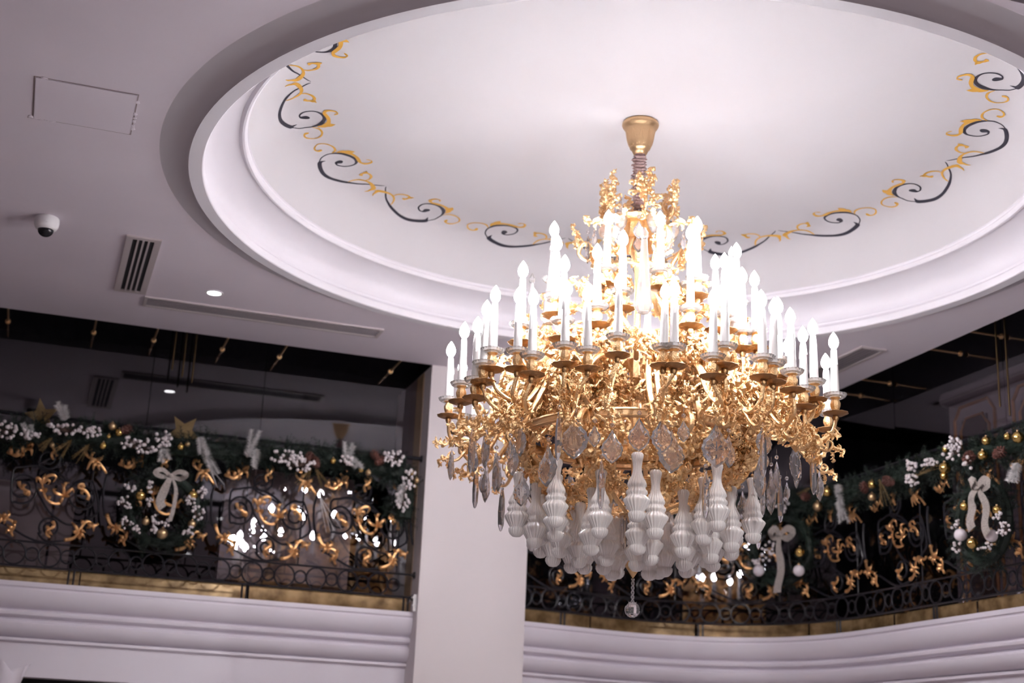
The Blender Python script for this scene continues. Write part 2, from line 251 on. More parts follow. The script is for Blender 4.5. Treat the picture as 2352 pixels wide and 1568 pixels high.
def domez(r):
    for (a,za),(b,zb) in zip(DOME,DOME[1:]):
        if b<=r<=a: return za+(zb-za)*(a-r)/(a-b)
    return 3.28
def dome():
    mb=MB(); mb.lathe(DOME,seg=192)
    # painted border: eight mirrored pairs of black scrolls with ochre leaves, one coat of paint on the plaster
    joint=math.radians(171.9)
    def smooth(rows):
        P=catmull([(r[0],r[1],0) for r in rows],4); Q=catmull([(r[2],r[3],0) for r in rows],4); return P,Q
    for key,rows in PAINT.items():
        P,Q=smooth(rows); mi=1 if key[0]=='B' else 2; dz=.0016 if key[0]=='B' else .0026
        for k in range(8):
            for sg in (1,-1):
                vs=[]
                for a,b in zip(P,Q):
                    for q in (a,b):
                        r_=2.0+(q.y-2.0)*1.0; an=joint-PI/4*k-sg*q.x
                        vs.append((r_*math.cos(an),r_*math.sin(an),domez(r_)-dz))
                n=len(P); mb.add(vs,[(2*i,2*i+1,2*i+3,2*i+2) for i in range(n-1)],mi)
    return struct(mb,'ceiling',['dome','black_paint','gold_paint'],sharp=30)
dome()

# cornice paths
LP=Path([(-6.6,3.66),(-.1925,3.66)],0)
RP=Path([(.653,3.67),(.95,3.73),(1.25,3.80),(1.55,3.86),(1.87,3.88),(2.2,3.81),(2.48,3.67),(2.72,3.43),(2.86,3.13),(2.93,2.75),(2.945,2.35),(2.94,1.9),(2.935,1.3),(2.935,.5),(2.935,-.8),(2.935,-2.6)],8)
CPROF=[(-.33,1.16),(0,1.16),(.002,1.128),(-.012,1.122),(-.012,1.112),(-.004,1.108),(-.004,1.085),(-.008,1.06),(-.018,1.035),(-.036,1.01),(-.062,.99),(-.085,.984),(-.086,.976),
       (-.062,.972),(-.050,.958),(-.052,.940),(-.070,.928),(-.098,.922),(-.098,.906),(-.072,.902),(-.056,.885),(-.058,.860),(-.074,.832),(-.102,.808),(-.135,.796),(-.150,.792),(-.118,.788),(-.116,.768),(-.15,.762),(-.152,.53),(-.6,.53)]
def sweep(path,prof,name,matn,n):
    mb=MB(); ns=len(prof)
    vs=[]
    for i in range(n+1):
        t=path.L*i/n
        for d,z in prof: vs.append(path.pos(t,z,d))
    mb.add(vs,[(i*ns+k,i*ns+k+1,(i+1)*ns+k+1,(i+1)*ns+k) for i in range(n) for k in range(ns-1)])
    return struct(mb,name,matn,sharp=28)
# a ledge only as deep as the bulging balcony needs
sweep(LP,[(-.6,1.159)]+CPROF[1:],'trim_2','mould',12); sweep(RP,[(-.6,1.159)]+CPROF[1:],'trim_3','mould',90)
# walls under the cornice, pillar
mb=MB(); mb.box(-6.6,.0,4.3,4.4,-1.5,.54); struct(mb,'wall_under_left_balcony','shade_and_panel',smooth=False)  # shade below the cornice is put into this wall's dark colour
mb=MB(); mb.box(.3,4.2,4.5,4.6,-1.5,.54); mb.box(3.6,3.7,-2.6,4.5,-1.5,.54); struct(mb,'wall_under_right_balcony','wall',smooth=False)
mb=MB(); mb.box(-.192,.653,3.552,4.6,-1.5,3.06)
struct(mb,'wall_pillar','pillar',smooth=False)
mb=MB(); mb.box(-.1975,-.1921,3.77,3.975,1.16,3.05); struct(mb,'trim_4','brown',smooth=False)
mb=MB(); mb.box(-.214,-.1922,3.60,3.622,1.16,1.285); mb.box(-.222,-.1922,3.594,3.628,1.255,1.27); mb.box(-.222,-.1922,3.594,3.628,1.20,1.21)
mb.tube([(-.205,3.611,1.28),(-.208,3.66,1.268),(-.212,3.72,1.25),(-.214,3.78,1.235)],.008,6); struct(mb,'trim_5','white')
# smoked glass behind the balconies
def panes(path_pts,z0,z1,first):
    for i,(a,b) in enumerate(zip(path_pts,path_pts[1:])):
        a=Vector((*a,0)); b=Vector((*b,0)); d=(b-a).normalized(); n=Vector((-d.y,d.x,0)); a=a+d*.003; b=b-d*.003
        mb=MB(); q=[a,b,b+n*.012,a+n*.012]
        mb.add([(p.x,p.y,z) for z in (z0,z1) for p in q],[(0,1,5,4),(1,2,6,5),(2,3,7,6),(3,0,4,7),(0,3,2,1),(4,5,6,7)])
        struct(mb,'window_%d'%(first+i),'glass',smooth=False)
panes([(-6.6,3.96),(-4.6,3.96),(-2.27,3.96),(-1.42,3.96),(-.193,3.96)],1.16,3.62,1)
GR=[(.654,4.02),(1.45,4.18),(2.25,4.14),(2.85,3.80),(3.21,3.28),(3.25,2.45),(3.25,1.12),(3.25,-.4),(3.25,-2.6)]
panes(GR,1.16,3.62,5)
# the gilt marble upstand at the foot of the glass, in slabs with dark joints
def upstand(path,off,spans,n,name):
    for i,(a,b) in enumerate(spans):
        mb=MB(); k=max(2,int((b-a)/.12)); vs=[]
        for j in range(k+1):
            t=a+(b-a)*j/k
            for d,z in ((off,1.159),(off,1.275),(off-.012,1.285),(off-.05,1.285)): vs.append(path.pos(t,z,d))
        mb.add(vs,[(j*4+m,j*4+m+1,j*4+m+5,j*4+m+4) for j in range(k) for m in range(3)])
        struct(mb,'baseboard_%s_%d'%(name,i+1),'marble',sharp=30)
upstand(LP,-.245,[(2.0,3.99),(4.0,5.19),(5.205,6.407)],1,'left')
upstand(RP,-.20,[(0,.78),(.795,1.6),(1.62,2.4),(2.415,3.3),(3.32,4.3),(4.32,5.6)],1,'right')
# rooms behind the glass: black, with stone piers, a panel standing for reflections and a pale panelled wall dimly seen
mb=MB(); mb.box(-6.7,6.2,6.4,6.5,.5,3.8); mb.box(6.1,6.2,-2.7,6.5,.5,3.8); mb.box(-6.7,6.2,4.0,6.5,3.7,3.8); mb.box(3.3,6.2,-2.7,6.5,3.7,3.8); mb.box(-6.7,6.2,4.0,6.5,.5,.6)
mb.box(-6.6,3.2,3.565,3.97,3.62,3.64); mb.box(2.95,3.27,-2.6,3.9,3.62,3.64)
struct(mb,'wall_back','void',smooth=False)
mb=MB(); mb.box(-3.6,-2.86,4.06,4.2,1.16,1.92); mb.box(-2.84,-2.70,4.06,4.2,1.16,1.92); struct(mb,'wall_stone_pier','stone',smooth=False)
mb=MB(); mb.box(-1.62,-1.46,4.08,4.2,1.34,2.14); mb.box(-1.445,-.62,4.1,4.2,1.34,2.2); mb.tube([(-.98,4.06,1.34),(-.98,4.06,1.5),(-.98,4.06,1.9),(-.98,4.06,2.05),(-.98,4.06,2.12)],[.30,.26,.22,.18,.04],20,.3,(0,1,0)); struct(mb,'wall_reflection_panel','stone',smooth=False)  # stone shapes added behind the glass to stand in for its reflections
mb=MB(); mb.box(3.5,3.6,.2,2.10,1.2,2.86); struct(mb,'wall_panelled','panelwall',smooth=False)
mb=MB(); P=[(3.52,2.10-1.9*i/20) for i in range(21)]
mb.tube([(3.50,2.17,2.90),(3.50,2.14,2.90),(3.50,.2,2.90)],[.035,.055,.055],12,1.1); struct(mb,'trim_6','panelwall')
mb=MB()
for a,b_ in ((1.55,2.02),(.85,1.34)):
    mb.box(3.485,3.4995,a+.09,b_-.09,1.3,2.69)
struct(mb,'wall_dark_panels','shade_and_panel',smooth=False)
mb=MB()
for a,b_ in ((1.55,2.02),(.85,1.34)):
    for e,z in ((0,2.80),(.07,2.70)):
        mb.tube([(3.49,a+e,1.3),(3.49,a+e,z-.09),(3.49,a+e+.02,z-.07),(3.49,a+e+.07,z),(3.49,b_-e-.07,z),(3.49,b_-e-.02,z-.07),(3.49,b_-e,z-.09),(3.49,b_-e,1.3)],.012,6)
struct(mb,'trim_7','gild')
# hall floor, lobby round the camera, dark joint beyond the soffit
mb=MB(); mb.box(-6.7,5.,-11,4.8,-1.55,-1.5); struct(mb,'floor','floor',smooth=False)
mb=MB(); mb.box(-6.7,-6.6,-11,4.,-1.5,3.65); struct(mb,'wall_left','lobby',smooth=False)
mb=MB(); mb.box(-6.7,5.,-11.1,-11,-1.5,3.65); struct(mb,'wall_rear','lobby',smooth=False)
mb=MB(); mb.box(4.2,4.3,-11,-2.7,-1.5,3.65); struct(mb,'wall_right','lobby',smooth=False)
mb=MB(); mb.box(-6.6,4.2,-11,-3.3,ZS,ZS+.05); mb.box(-6.6,X0,-3.3,3.55,ZS,ZS+.05); struct(mb,'ceiling','plaster',smooth=False)
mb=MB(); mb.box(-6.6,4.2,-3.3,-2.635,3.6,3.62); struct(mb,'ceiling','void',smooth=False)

# ------------------------------------------------------------------ ceiling fittings
def vent(x0,x1,y0,y1,slots,along,label,slotm='slot',fr=.04,blade=.012):
    t=empty('air_vent',((x0+x1)/2,(y0+y1)/2,ZS),label=label,cat='vent',group='ceiling air vents')
    w,h=(x1-x0)/2,(y1-y0)/2
    mb=MB(); z0,z1=-.012,-.0005
    mb.box(-w,w,-h,-h+fr,z0,z1); mb.box(-w,w,h-fr,h,z0,z1); mb.box(-w,-w+fr,-h+fr,h-fr,z0,z1); mb.box(w-fr,w,-h+fr,h-fr,z0,z1)
    mb.build('frame',M_('grey'),t,smooth=False)
    mb=MB(); mb.box(-w+fr,w-fr,-h+fr,h-fr,-.003,-.0006); mb.build('backing',slotm,t,smooth=False)
    for i in range(1,slots):
        mb=MB()
        if along=='y':
            c=-w+fr+(2*w-2*fr)*i/slots; mb.box(c-blade/2,c+blade/2,-h+fr,h-fr,-.014,-.002)
        else:
            c=-h+fr+(2*h-2*fr)*i/slots; mb.box(-w+fr,w-fr,c-blade/2,c+blade/2,-.014,-.002)
        mb.build('blade','grey' if slotm=='slot' else 'greyslot2',t,smooth=False)
    return t
def M_(x): return x
M['greyslot2']=mat('vent_blade_light',(.20,.17,.19),.45)
vent(-2.665,-2.455,1.64,2.755,4,'y','white four-slot ceiling vent with open black slots, left of the round recess')
vent(-2.455,-.765,2.805,3.02,4,'x','long grey slotted diffuser running along the ceiling edge left of the chandelier','greyslot',.022,.007)
vent(.16,1.9,2.845,3.02,4,'x','grey slotted diffuser mostly hidden behind the chandelier candles','greyslot',.022,.007)
vent(2.455,2.665,1.64,2.755,5,'y','grey slotted ceiling vent beside the slanting ceiling edge at right','greyslot',.025,.007)
# hatch
t=empty('access_hatch',(-3.0,-.085,ZS),label='painted-over rectangular ceiling access hatch at upper left',cat='hatch')
mb=MB(); mb.box(-.232,.232,-.232,.232,-.004,-.0005); mb.build('panel','plaster',t,smooth=False)
mb=MB()
for (a,b,c,d) in ((-.242,.242,-.242,-.236),(-.242,.242,.236,.242),(-.242,-.236,-.236,.236),(.236,.242,-.236,.236)): mb.box(a,b,c,d,-.0012,-.0004)
random.seed(3)
mb.build('gap',['line'],t,smooth=False)
mb=MB()
for (cx,cy,n) in ((-.23,.235,26),(.238,0,16),(-.2,-.235,8)):
    for i in range(n):
        r=random.uniform(.004,.016); x=cx+random.uniform(-.03,.10)*(1 if cx<0 else .1); y=cy+random.uniform(-.012,.012)*(1 if cx<0 else 14)
        mb.ball((x,y,-.001),r,8,5,sz=.22)
mb.build('filler_patch','plaster',t)
# camera dome
t=empty('security_camera',(-3.13,1.564,ZS),label='white dome security camera on the ceiling at left',cat='security camera')
mb=MB(); mb.lathe([(.001,-.001),(.066,-.001),(.070,-.008),(.072,-.030),(.070,-.052),(.062,-.068),(.050,-.078),(.001,-.080)],seg=40); mb.box(-.005,.005,-.075,-.069,-.05,-.035); mb.build('housing','white',t)
mb=MB(); mb.lathe([(.046,-.074)]+[(.046*math.cos(a*PI/20),-.078-.042*math.sin(a*PI/20)) for a in range(0,10)]+[(.001,-.120)],seg=32); mb.build('lens_dome','lens',t)
# downlights
def down(x,y,label,z=ZS):
    t=empty('downlight',(x,y,z),label=label,cat='downlight',group='recessed downlights')
    mb=MB(); mb.lathe([(.062,-.0005),(.062,-.004),(.048,-.006),(.045,-.002)],seg=32); mb.build('rim','white',t)
    mb=MB(); mb.lathe([(.045,-.002),(.001,-.0021)],seg=32); mb.build('diffuser','down',t)
down(-2.02,2.53,'lit round recessed downlight above the long slotted diffuser')
down(-2.05,-2.0,'recessed downlight near the soffit edge, seen mirrored in the left glass')
down(-.72,-3.85,'recessed downlight in the lobby ceiling nearest the soffit, seen only mirrored')
down(-.72,-7.4,'recessed downlight deep in the lobby ceiling, seen only mirrored')
# glass standoff rods
for i,x in enumerate((-4.0,-3.35,-2.735,-2.291,-1.771,-1.326,-.429)):
    t=empty('glass_standoff',(x,3.96,3.08),label='brass rod with a round cap holding the left glass, %s'%('outside the frame edge' if x<-3 else ('first','second','third','fourth','fifth')[i-2]+' from the left'),cat='rod',group='brass rods holding the left glass')
    mb=MB(); mb.tube([(0,-.405,0),(0,-.012,0)],.008,10); mb.build('rod','gold_dark',t)
    mb=MB(); mb.lathe([(.001,-.016),(.019,-.016),(.021,-.012),(.021,-.002),(.001,-.001)],seg=20,mat_=Matrix.Rotation(-PI/2,4,'X')); mb.build('cap','gold_dark',t)
for i,(y,nm) in enumerate(((2.874,'lowest, beside the candles'),(2.456,'second up from the candles'),(1.548,'third up from the candles'),(1.081,'highest, nearest the frame edge'))):
    t=empty('glass_standoff',(3.23,y,3.08),label='brass rod holding the right glass, %s'%nm,cat='rod',group='brass rods holding the right glass')
    mb=MB(); mb.tube([(-.285,0,0),(-.008,0,0)],.008,10); mb.build('rod','gold_dark',t)
    mb=MB(); mb.lathe([(.001,-.016),(.019,-.016),(.021,-.012),(.021,-.002),(.001,-.001)],seg=20,mat_=Matrix.Rotation(PI/2,4,'Y')); mb.build('cap','gold_dark',t)
for (x,y,zb,nm) in ((-2.142,3.8,2.823,'left and shortest of three under the left ceiling edge'),(-2.063,3.8,2.779,'middle of three under the left ceiling edge'),(-1.988,3.8,2.745,'right and longest of three under the left ceiling edge'),(3.1,.982,2.536,'left of two at the right frame edge'),(3.1,.885,2.451,'right of two at the right frame edge')):
    mb=MB(); mb.tube([(0,0,0),(0,0,.02),(0,0,3.62-zb)],[.005,.007,.007],10); o=mb.build('pendant_rod','bronze'); o.location=(x,y,zb)
    tag(o,'thin dark gold hanging rod, '+nm,'rod','thin hanging rods')

# ------------------------------------------------------------------ balcony railings
def orn(mb,path,s0,strokes,r=.0125,off=.022,sg=1):
    for j,st in enumerate(strokes):
        pts=[]; n=len(st)
        for ds,z in st:
            bulge=.018*math.sin(PI*len(pts)/max(n-1,1))+(.012 if j else 0)
            pts.append(path.pos(s0+sg*ds,z,off+bulge))
        P=catmull(pts,4); m=len(P); rr=[]
        k=1. if j==0 else .78
        for i in range(m):
            u=i/(m-1)
            rr.append(r*k*((1.15-.35*u)*(1+.12*math.sin(u*23)) if j==0 else (.45+1.15*math.sin(PI*u**.6))))
        mb.tube(P,rr,8,.55,path.nrm(s0))
        e=P[-1]; mb.ball(e,rr[-1]*1.25,8,6)
        if j==0 and n>8: mb.ball(P[0],rr[0]*1.2,8,6)
def railing(path,centres,smin,smax,label,floor_off=-.02):
    root=empty('balcony_railing',tuple(path.pos(smin,1.16,floor_off)),label=label,cat='railing',group='wrought iron balcony railings')
    L0=Vector(root.location)
    def part(mb,name,m,**k):
        mb.v=[(x-L0.x,y-L0.y,z-L0.z) for x,y,z in mb.v]; o=mb.build(name,m,root,**k); return o
    off=floor_off; n=int((smax-smin)/.08)
    S=[smin+(smax-smin)*i/n for i in range(n+1)]
    for z,w,nm in ((2.335,.022,'handrail'),(1.437,.011,'upper_band_bar'),(1.268,.011,'bottom_bar')):
        mb=MB(); mb.tube([path.pos(s,z,off) for s in S],w,8,.7,(0,0,1) if z>2 else None); part(mb,nm,'iron')
    for s,z in ((smax,2.335),(smax,1.437),(smax,1.268)):
        a=path.pos(s-.03,z,off); b=path.pos(s-.001,z,off); mb=MB(); mb.tube([a,a.lerp(b,.4),a.lerp(b,.7),b],[.012,.014,.026,.028],10); part(mb,'wall_flange','iron')
    # ring band
    per=.146; k=0; s=smin+.05
    while s<smax-.05:
        for ds,r in ((0,.074),(.118,.043)):
            c=s+ds
            if c>smax-.04: continue
            mb=MB(); P=[path.pos(c+r*math.cos(2*PI*i/24),1.3525+r*math.sin(2*PI*i/24)*1.05,off) for i in range(25)]
            mb.tube(P,.0072,6)
            if r>.05:
                mb.ball(path.pos(c,1.432,off),.012,8,6)
            part(mb,'band_ring','iron')
        s+=.236; k+=1
    # short feet
    s=smin+.4
    while s<smax:
        mb=MB(); mb.tube([path.pos(s,1.16,off),path.pos(s,1.268,off)],.008,6); mb.tube([path.pos(s+.035,1.16,off),path.pos(s+.035,1.268,off)],.008,6); part(mb,'foot','iron'); s+=1.21
    for c in centres:
        mb=MB()
        for st in IRON:
            q=[(c+a,z) for a,z in st if smin-.02<c+a<smax-.004]
            if len(q)<3: continue
            P=catmull([path.pos(a,z,off) for a,z in q],3); mb.tube(P,.0088,6)
        mb.tube([path.pos(min(c+.245,smax-.02),1.437,off),path.pos(min(c+.245,smax-.02),2.335,off)],.006,6)
        part(mb,'scroll_panel','iron')
        for nm in ORN:
            st=ORN[nm]
            xs=[c+a for s_ in st for a,z in s_]
            if min(xs)<smin or max(xs)>smax+.02: continue
            mb=MB(); orn(mb,path,c,st,off=off+.014,r=.0112 if nm!='calyx' else .0095); part(mb,{'calyx':'gilded_flower'}.get(nm,'gilded_leaf'),'gild')
    return root
LR=Path([(-5.2,3.66),(-.195,3.66)],0)
railing(LR,[5.2+c for c in (-3.62,-2.86,-2.095,-1.335,-.585)],.9,LR.L,'black wrought iron balcony railing with gilded leaves, left of the pillar')
s29=RP.near(2.95,2.87); s20=RP.near(2.95,2.02); per=(s20-s29)
cs=[s29+per*k for k in range(-4,4)]
railing(RP,[c for c in cs if .2<c<RP.L-1.],.004,RP.L-1.0,'black wrought iron balcony railing curving round the corner, right of the pillar',-.045)
RRO=-.045
# ------------------------------------------------------------------ placing things on the rails: where a sight line meets the rail's own surface
def at(px,py,off=.05):
    d=(fw+rt*((px-1176)/3267.)+up*((784-py)/3267.))
    if px<960:
        t=(3.66-off-CAM.y)/d.y; return CAM+d*t, Vector((0,-1,0)), (CAM.x+d.x*t)+5.2
    best=None; N=500; prev=None
    for i in range(N+1):
        s=-.1+(RP.L+.1)*i/N; p=RP.pos(s,0,off); c=(p.x-CAM.x)*d.y-(p.y-CAM.y)*d.x
        if prev is not None and prev[0]*c<=0:
            f=prev[0]/(prev[0]-c); q=prev[1].lerp(p,f); t=math.hypot(q.x-CAM.x,q.y-CAM.y)/math.hypot(d.x,d.y)
            best=(CAM+d*t,RP.nrm(s),s); break
        prev=(c,p)
    return best
def needle(mb,p,d,L,r):
    d=d.normalized(); a=Vector((0,0,1)) if abs(d.z)<.9 else Vector((1,0,0)); u=d.cross(a).normalized(); w=d.cross(u)
    b=[p+(u*math.cos(k*2.0944)+w*math.sin(k*2.0944))*r for k in range(3)]+[p+d*L]
    mb.add(b,[(0,1,3),(1,2,3),(2,0,3)])
def sprig(mb,p,d,L=.15,n=26,nl=.035,r=.0018,rn=random,fwd=.75):
    d=Vector(d).normalized(); q=p+d*L; bend=Vector((rn.uniform(-1,1),rn.uniform(-1,1),rn.uniform(-1,.2)))*L*.18
    pts=[p,p.lerp(q,.5)+bend*.4,q+bend]
    mb.tube(pts,[.0022,.0016,.0008],4,cap=False)
    a=Vector((0,0,1)) if abs(d.z)<.9 else Vector((1,0,0)); u=d.cross(a).normalized(); w=d.cross(u)
    for i in range(n):
        t=(i+.5)/n; pos=(pts[0].lerp(pts[1],t*2) if t<.5 else pts[1].lerp(pts[2],t*2-1)); an=i*2.4+rn.random()
        dd=d*fwd+(u*math.cos(an)+w*math.sin(an))
        needle(mb,pos,dd,nl*(1.1-.5*t),r)
def rdir(rn,nrm,k=.6):
    v=Vector((rn.gauss(0,1),rn.gauss(0,1),rn.gauss(0,1))).normalized(); return (v+nrm*k).normalized()
rn=random.Random(11)
def garland(pts,label,dens,rad,seedn):
    r=random.Random(seedn); C=[]
    for (px,py) in pts: C.append(at(px,py,.04)[0])
    P=catmull(C,10); root=P[0].copy()
    mb=MB(); mb.tube(P,rad*.42,10)
    for i in range(len(P)-1):
        k=max(1,int((P[i+1]-P[i]).length*dens))
        for j in range(k):
            c=P[i].lerp(P[i+1],r.random()); v=Vector((r.gauss(0,1),r.gauss(0,1),r.gauss(0,1))).normalized()
            if v.y>.6: v.y*=-.4
            if c.x<0 and c.x+v.x*rad>-.25: v.x=-abs(v.x)
            if c.x<1 and c.x+v.x*rad<.80 and px>960: v.x=abs(v.x)
            sprig(mb,c+v*rad*.3,v+Vector((r.uniform(-.5,.5),-.12,0)),rad*r.uniform(.6,.95),20,.040,.0024,r)
    mb.v=[(x-root.x,y-root.y,z-root.z) for x,y,z in mb.v]
    o=mb.build('fir_garland','fir',smooth=False); o.location=root
    tag(o,label,'garland','fir garlands along the handrails'); return P
garland([(-60,985),(0,990),(150,998),(300,1015),(450,1030),(600,1045),(750,1055),(880,1075),(928,1110),(926,1190)],'dark green fir garland along the left balcony handrail, drooping beside the pillar',330,.155,1)
garland([(1262,1175),(1400,1170),(1550,1168),(1700,1162),(1800,1155),(1900,1145),(2000,1122),(2100,1085),(2200,1058),(2300,1028),(2400,1000)],'dark green fir garland along the curved right balcony handrail',320,.145,2)
def wreath(px,py,R,label,seedn):
    r=random.Random(seedn); c,n,s=at(px,py,.07); u=Vector((0,0,1)); w=u.cross(n).normalized()
    mb=MB(); ring=[(u*math.sin(2*PI*i/40)+w*math.cos(2*PI*i/40))*R for i in range(41)]; mb.tube(ring,.035,8)
    for i in range(230):
        a=r.uniform(0,2*PI); e=u*math.sin(a)+w*math.cos(a); tdir=u*math.cos(a)-w*math.sin(a)
        v=Vector((r.gauss(0,1),r.gauss(0,1),r.gauss(0,1))).normalized()
        sprig(mb,e*R+v*.03,v+n*.5+tdir*.5,r.uniform(.07,.12),20,.036,.0022,r)
    o=mb.build('fir_wreath','fir',smooth=False); o.location=c; tag(o,label,'wreath','fir wreaths on the railings')
wreath(375,1172,.235,'round fir wreath with gold baubles hanging on the left railing',5)
wreath(1795,1262,.26,'round fir wreath partly behind the chandelier crystals at the railing corner',6)
wreath(2258,1200,.25,'round fir wreath with two pearl baubles on the right railing',7)
def bauble(px,py,rp,kind,label,off=.16):
    c,n,s=at(px,py,off); dist=(c-CAM).length; r=rp*dist/3267.
    t=empty('bauble',tuple(c),label=label,cat='bauble',group='baubles on the fir greenery')
    mb=MB(); mb.ball((0,0,0),r,20,14); mb.build('ball',kind,t)
    mb=MB(); mb.lathe([(r*.22,r*.93),(r*.22,r*1.14),(.001,r*1.15)],seg=10); mb.tube([(r*.12*math.cos(a*.6283),0,r*1.2+r*.12*math.sin(a*.6283)) for a in range(11)],r*.025,4); mb.build('cap','gold_dark',t)
NAMES=['first','second','third','fourth','fifth','sixth','seventh','eighth','ninth','tenth','eleventh','twelfth','thirteenth','fourteenth']
BL=[(120,1022,6),(237,1023,8),(258,979,9),(274,993,9),(415,1026,8),(431,1020,6),(765,1058,7),(829,1079,6),(846,1085,7),(944,1085,7),(957,1103,6),(952,1116,5),(250,1002,5)]
BL.sort()
for i,(x,y,r) in enumerate(BL): bauble(x,y,r,'bauble' if i%3 else 'matte','small gold bauble in the left garland, %s from the left'%NAMES[i],.17)
BR=[(1900,1129,11),(1878,1163,11),(2003,1112,10),(2003,1141,9),(2170,1074,13),(2172,1031,8),(2168,1092,9),(2265,1012,10),(2257,1045,11),(2314,1002,8),(2338,1004,13)]
BR.sort()
for i,(x,y,r) in enumerate(BR): bauble(x,y,r,'matte' if (x,y) in ((1878,1163),(2003,1141)) else 'bauble','gold bauble in the right garland, %s from the left'%NAMES[i],.17)
for (x,y,r,k,l) in ((323,1138,11,'bauble','shiny gold bauble at upper left of the left wreath'),(443,1137,11,'bauble','shiny gold bauble at upper right of the left wreath'),(373,1225,12,'matte','matte gold bauble at the foot of the left wreath'),(335,1197,9,'matte','champagne bauble at lower left of the left wreath'),(441,1203,9,'matte','champagne bauble at lower right of the left wreath'),
    (1837,1268,11,'bauble','gold bauble on the wreath at the railing corner'),(1835,1310,13,'pearl','white bauble right of the ribbon tail on the corner wreath'),(1743,1310,13,'pearl','white bauble left of the ribbon tail on the corner wreath'),
    (2215,1162,10,'bauble','gold bauble left of the ribbon on the right wreath'),(2290,1171,10,'bauble','gold bauble right of the ribbon on the right wreath'),(2206,1228,14,'pearl','left white bauble on the right wreath'),(2277,1230,14,'pearl','right white bauble on the right wreath'),(2233,1247,12,'bauble','gold bauble at the foot of the right wreath between white ones')):
    bauble(x,y,r,k,l,.20)
# berry sprigs
berry_src=None
def berries(px,py,wpx,hpx,n,label,rp=3.8,off=.19):
    n=int(n*1.35)
    global berry_src
    c,nn,s=at(px,py,off); sc=(c-CAM).length/3267.; r=rn
    t=empty('berry_sprig',tuple(c),label=label,cat='berries',group='white berry sprigs in the greenery')
    w=Vector((0,0,1)).cross(nn).normalized(); st=MB(); foot=Vector((0,0,-hpx*sc*.7))-nn*.06
    for i in range(n):
        while True:
            a,b=r.uniform(-1,1),r.uniform(-1,1)
            if a*a+b*b<1: break
        p=w*(a*wpx*sc)+Vector((0,0,1))*(b*hpx*sc)+nn*r.uniform(-.02,.03)
        st.tube([foot*.5,p*.6+foot*.1,p],[.0022,.0016,.0012],4)
        if berry_src is None:
            mb=MB(); mb.ball((0,0,0),1,10,7); o=mb.build('berry','berry',t); berry_src=o
        else:
            o=berry_src.copy(); COL.objects.link(o); o.parent=t
        o.location=p; k=rp*sc*r.uniform(.8,1.15); o.scale=(k,k,k)
    st.build('stem','twig',t)
for args in ((18,985,22,22,16,'white berries at the left frame edge in the left garland'),(160,985,48,13,22,'white berries right of the fallen gold star in the left garland'),(205,992,25,14,14,'white berries close to the small gold baubles in the left garland'),
    (318,1022,48,17,30,'broad cluster of white berries left of the upright gold star'),(377,1008,25,18,20,'tight cluster of white berries just under the upright gold star'),(70,1000,20,16,14,'greyish white berries below the fallen gold star'),
    (650,1048,28,18,16,'white berries nearest the middle flocked sprig in the left garland'),(690,1062,32,22,26,'largest white berry cluster in the middle of the left garland'),(795,1058,20,12,10,'few white berries below the right flocked sprig'),
    (905,1052,26,20,20,'white berries near the pillar end of the left garland'),(942,1098,18,26,18,'white berries in the drooping pillar end of the left garland'),(925,1145,16,30,20,'white berries hanging lowest beside the pillar'),
    (2095,1068,14,16,16,'upper left white berry cluster in the right garland'),(2095,1105,18,14,16,'lower left white berry cluster in the right garland'),(2135,1062,26,9,12,'small white berries left of the big gold bauble'),(2190,1030,30,26,26,'white berries above the right wreath in the right garland'),(2222,1058,12,20,12,'white berries left of the paired gold baubles'),
    (1800,1160,16,14,14,'white berries behind the hanging crystals in the right garland')):
    berries(*args)
for args in ((300,1118,14,10,8,'left wreath berries at upper left'),(345,1118,8,12,6,'left wreath berries above the left gold bauble'),(288,1155,22,14,14,'left wreath berries at far left'),(340,1152,12,8,8,'left wreath berries inside the ring at left'),(465,1130,10,14,9,'left wreath berries at upper right'),(440,1150,12,10,9,'left wreath berries beneath the right gold bauble'),(292,1200,14,14,9,'left wreath berries at lower left'),(355,1195,10,12,9,'left wreath berries next to the lower left champagne bauble'),(380,1200,10,10,7,'left wreath berries above the foot bauble'),(452,1180,16,18,11,'left wreath berries at far right'),(435,1222,16,12,10,'left wreath berries at lower right'),(357,1214,10,8,7,'left wreath berries left of the foot bauble'),(315,1218,10,10,7,'left wreath berries near the bottom left'),
    (1765,1265,18,22,12,'corner wreath berries left of the ribbon tail'),(1740,1290,14,10,8,'corner wreath berries above the left white bauble'),
    (2195,1205,12,12,8,'right wreath berries at left'),(2265,1255,18,8,8,'right wreath berries below the right white bauble'),(2305,1215,18,16,16,'right wreath berries at far right'),(2290,1185,10,10,7,'right wreath berries under the right gold bauble'),(2200,1258,12,12,8,'right wreath berries at lower left')):
    berries(*args,rp=3.2,off=.22)
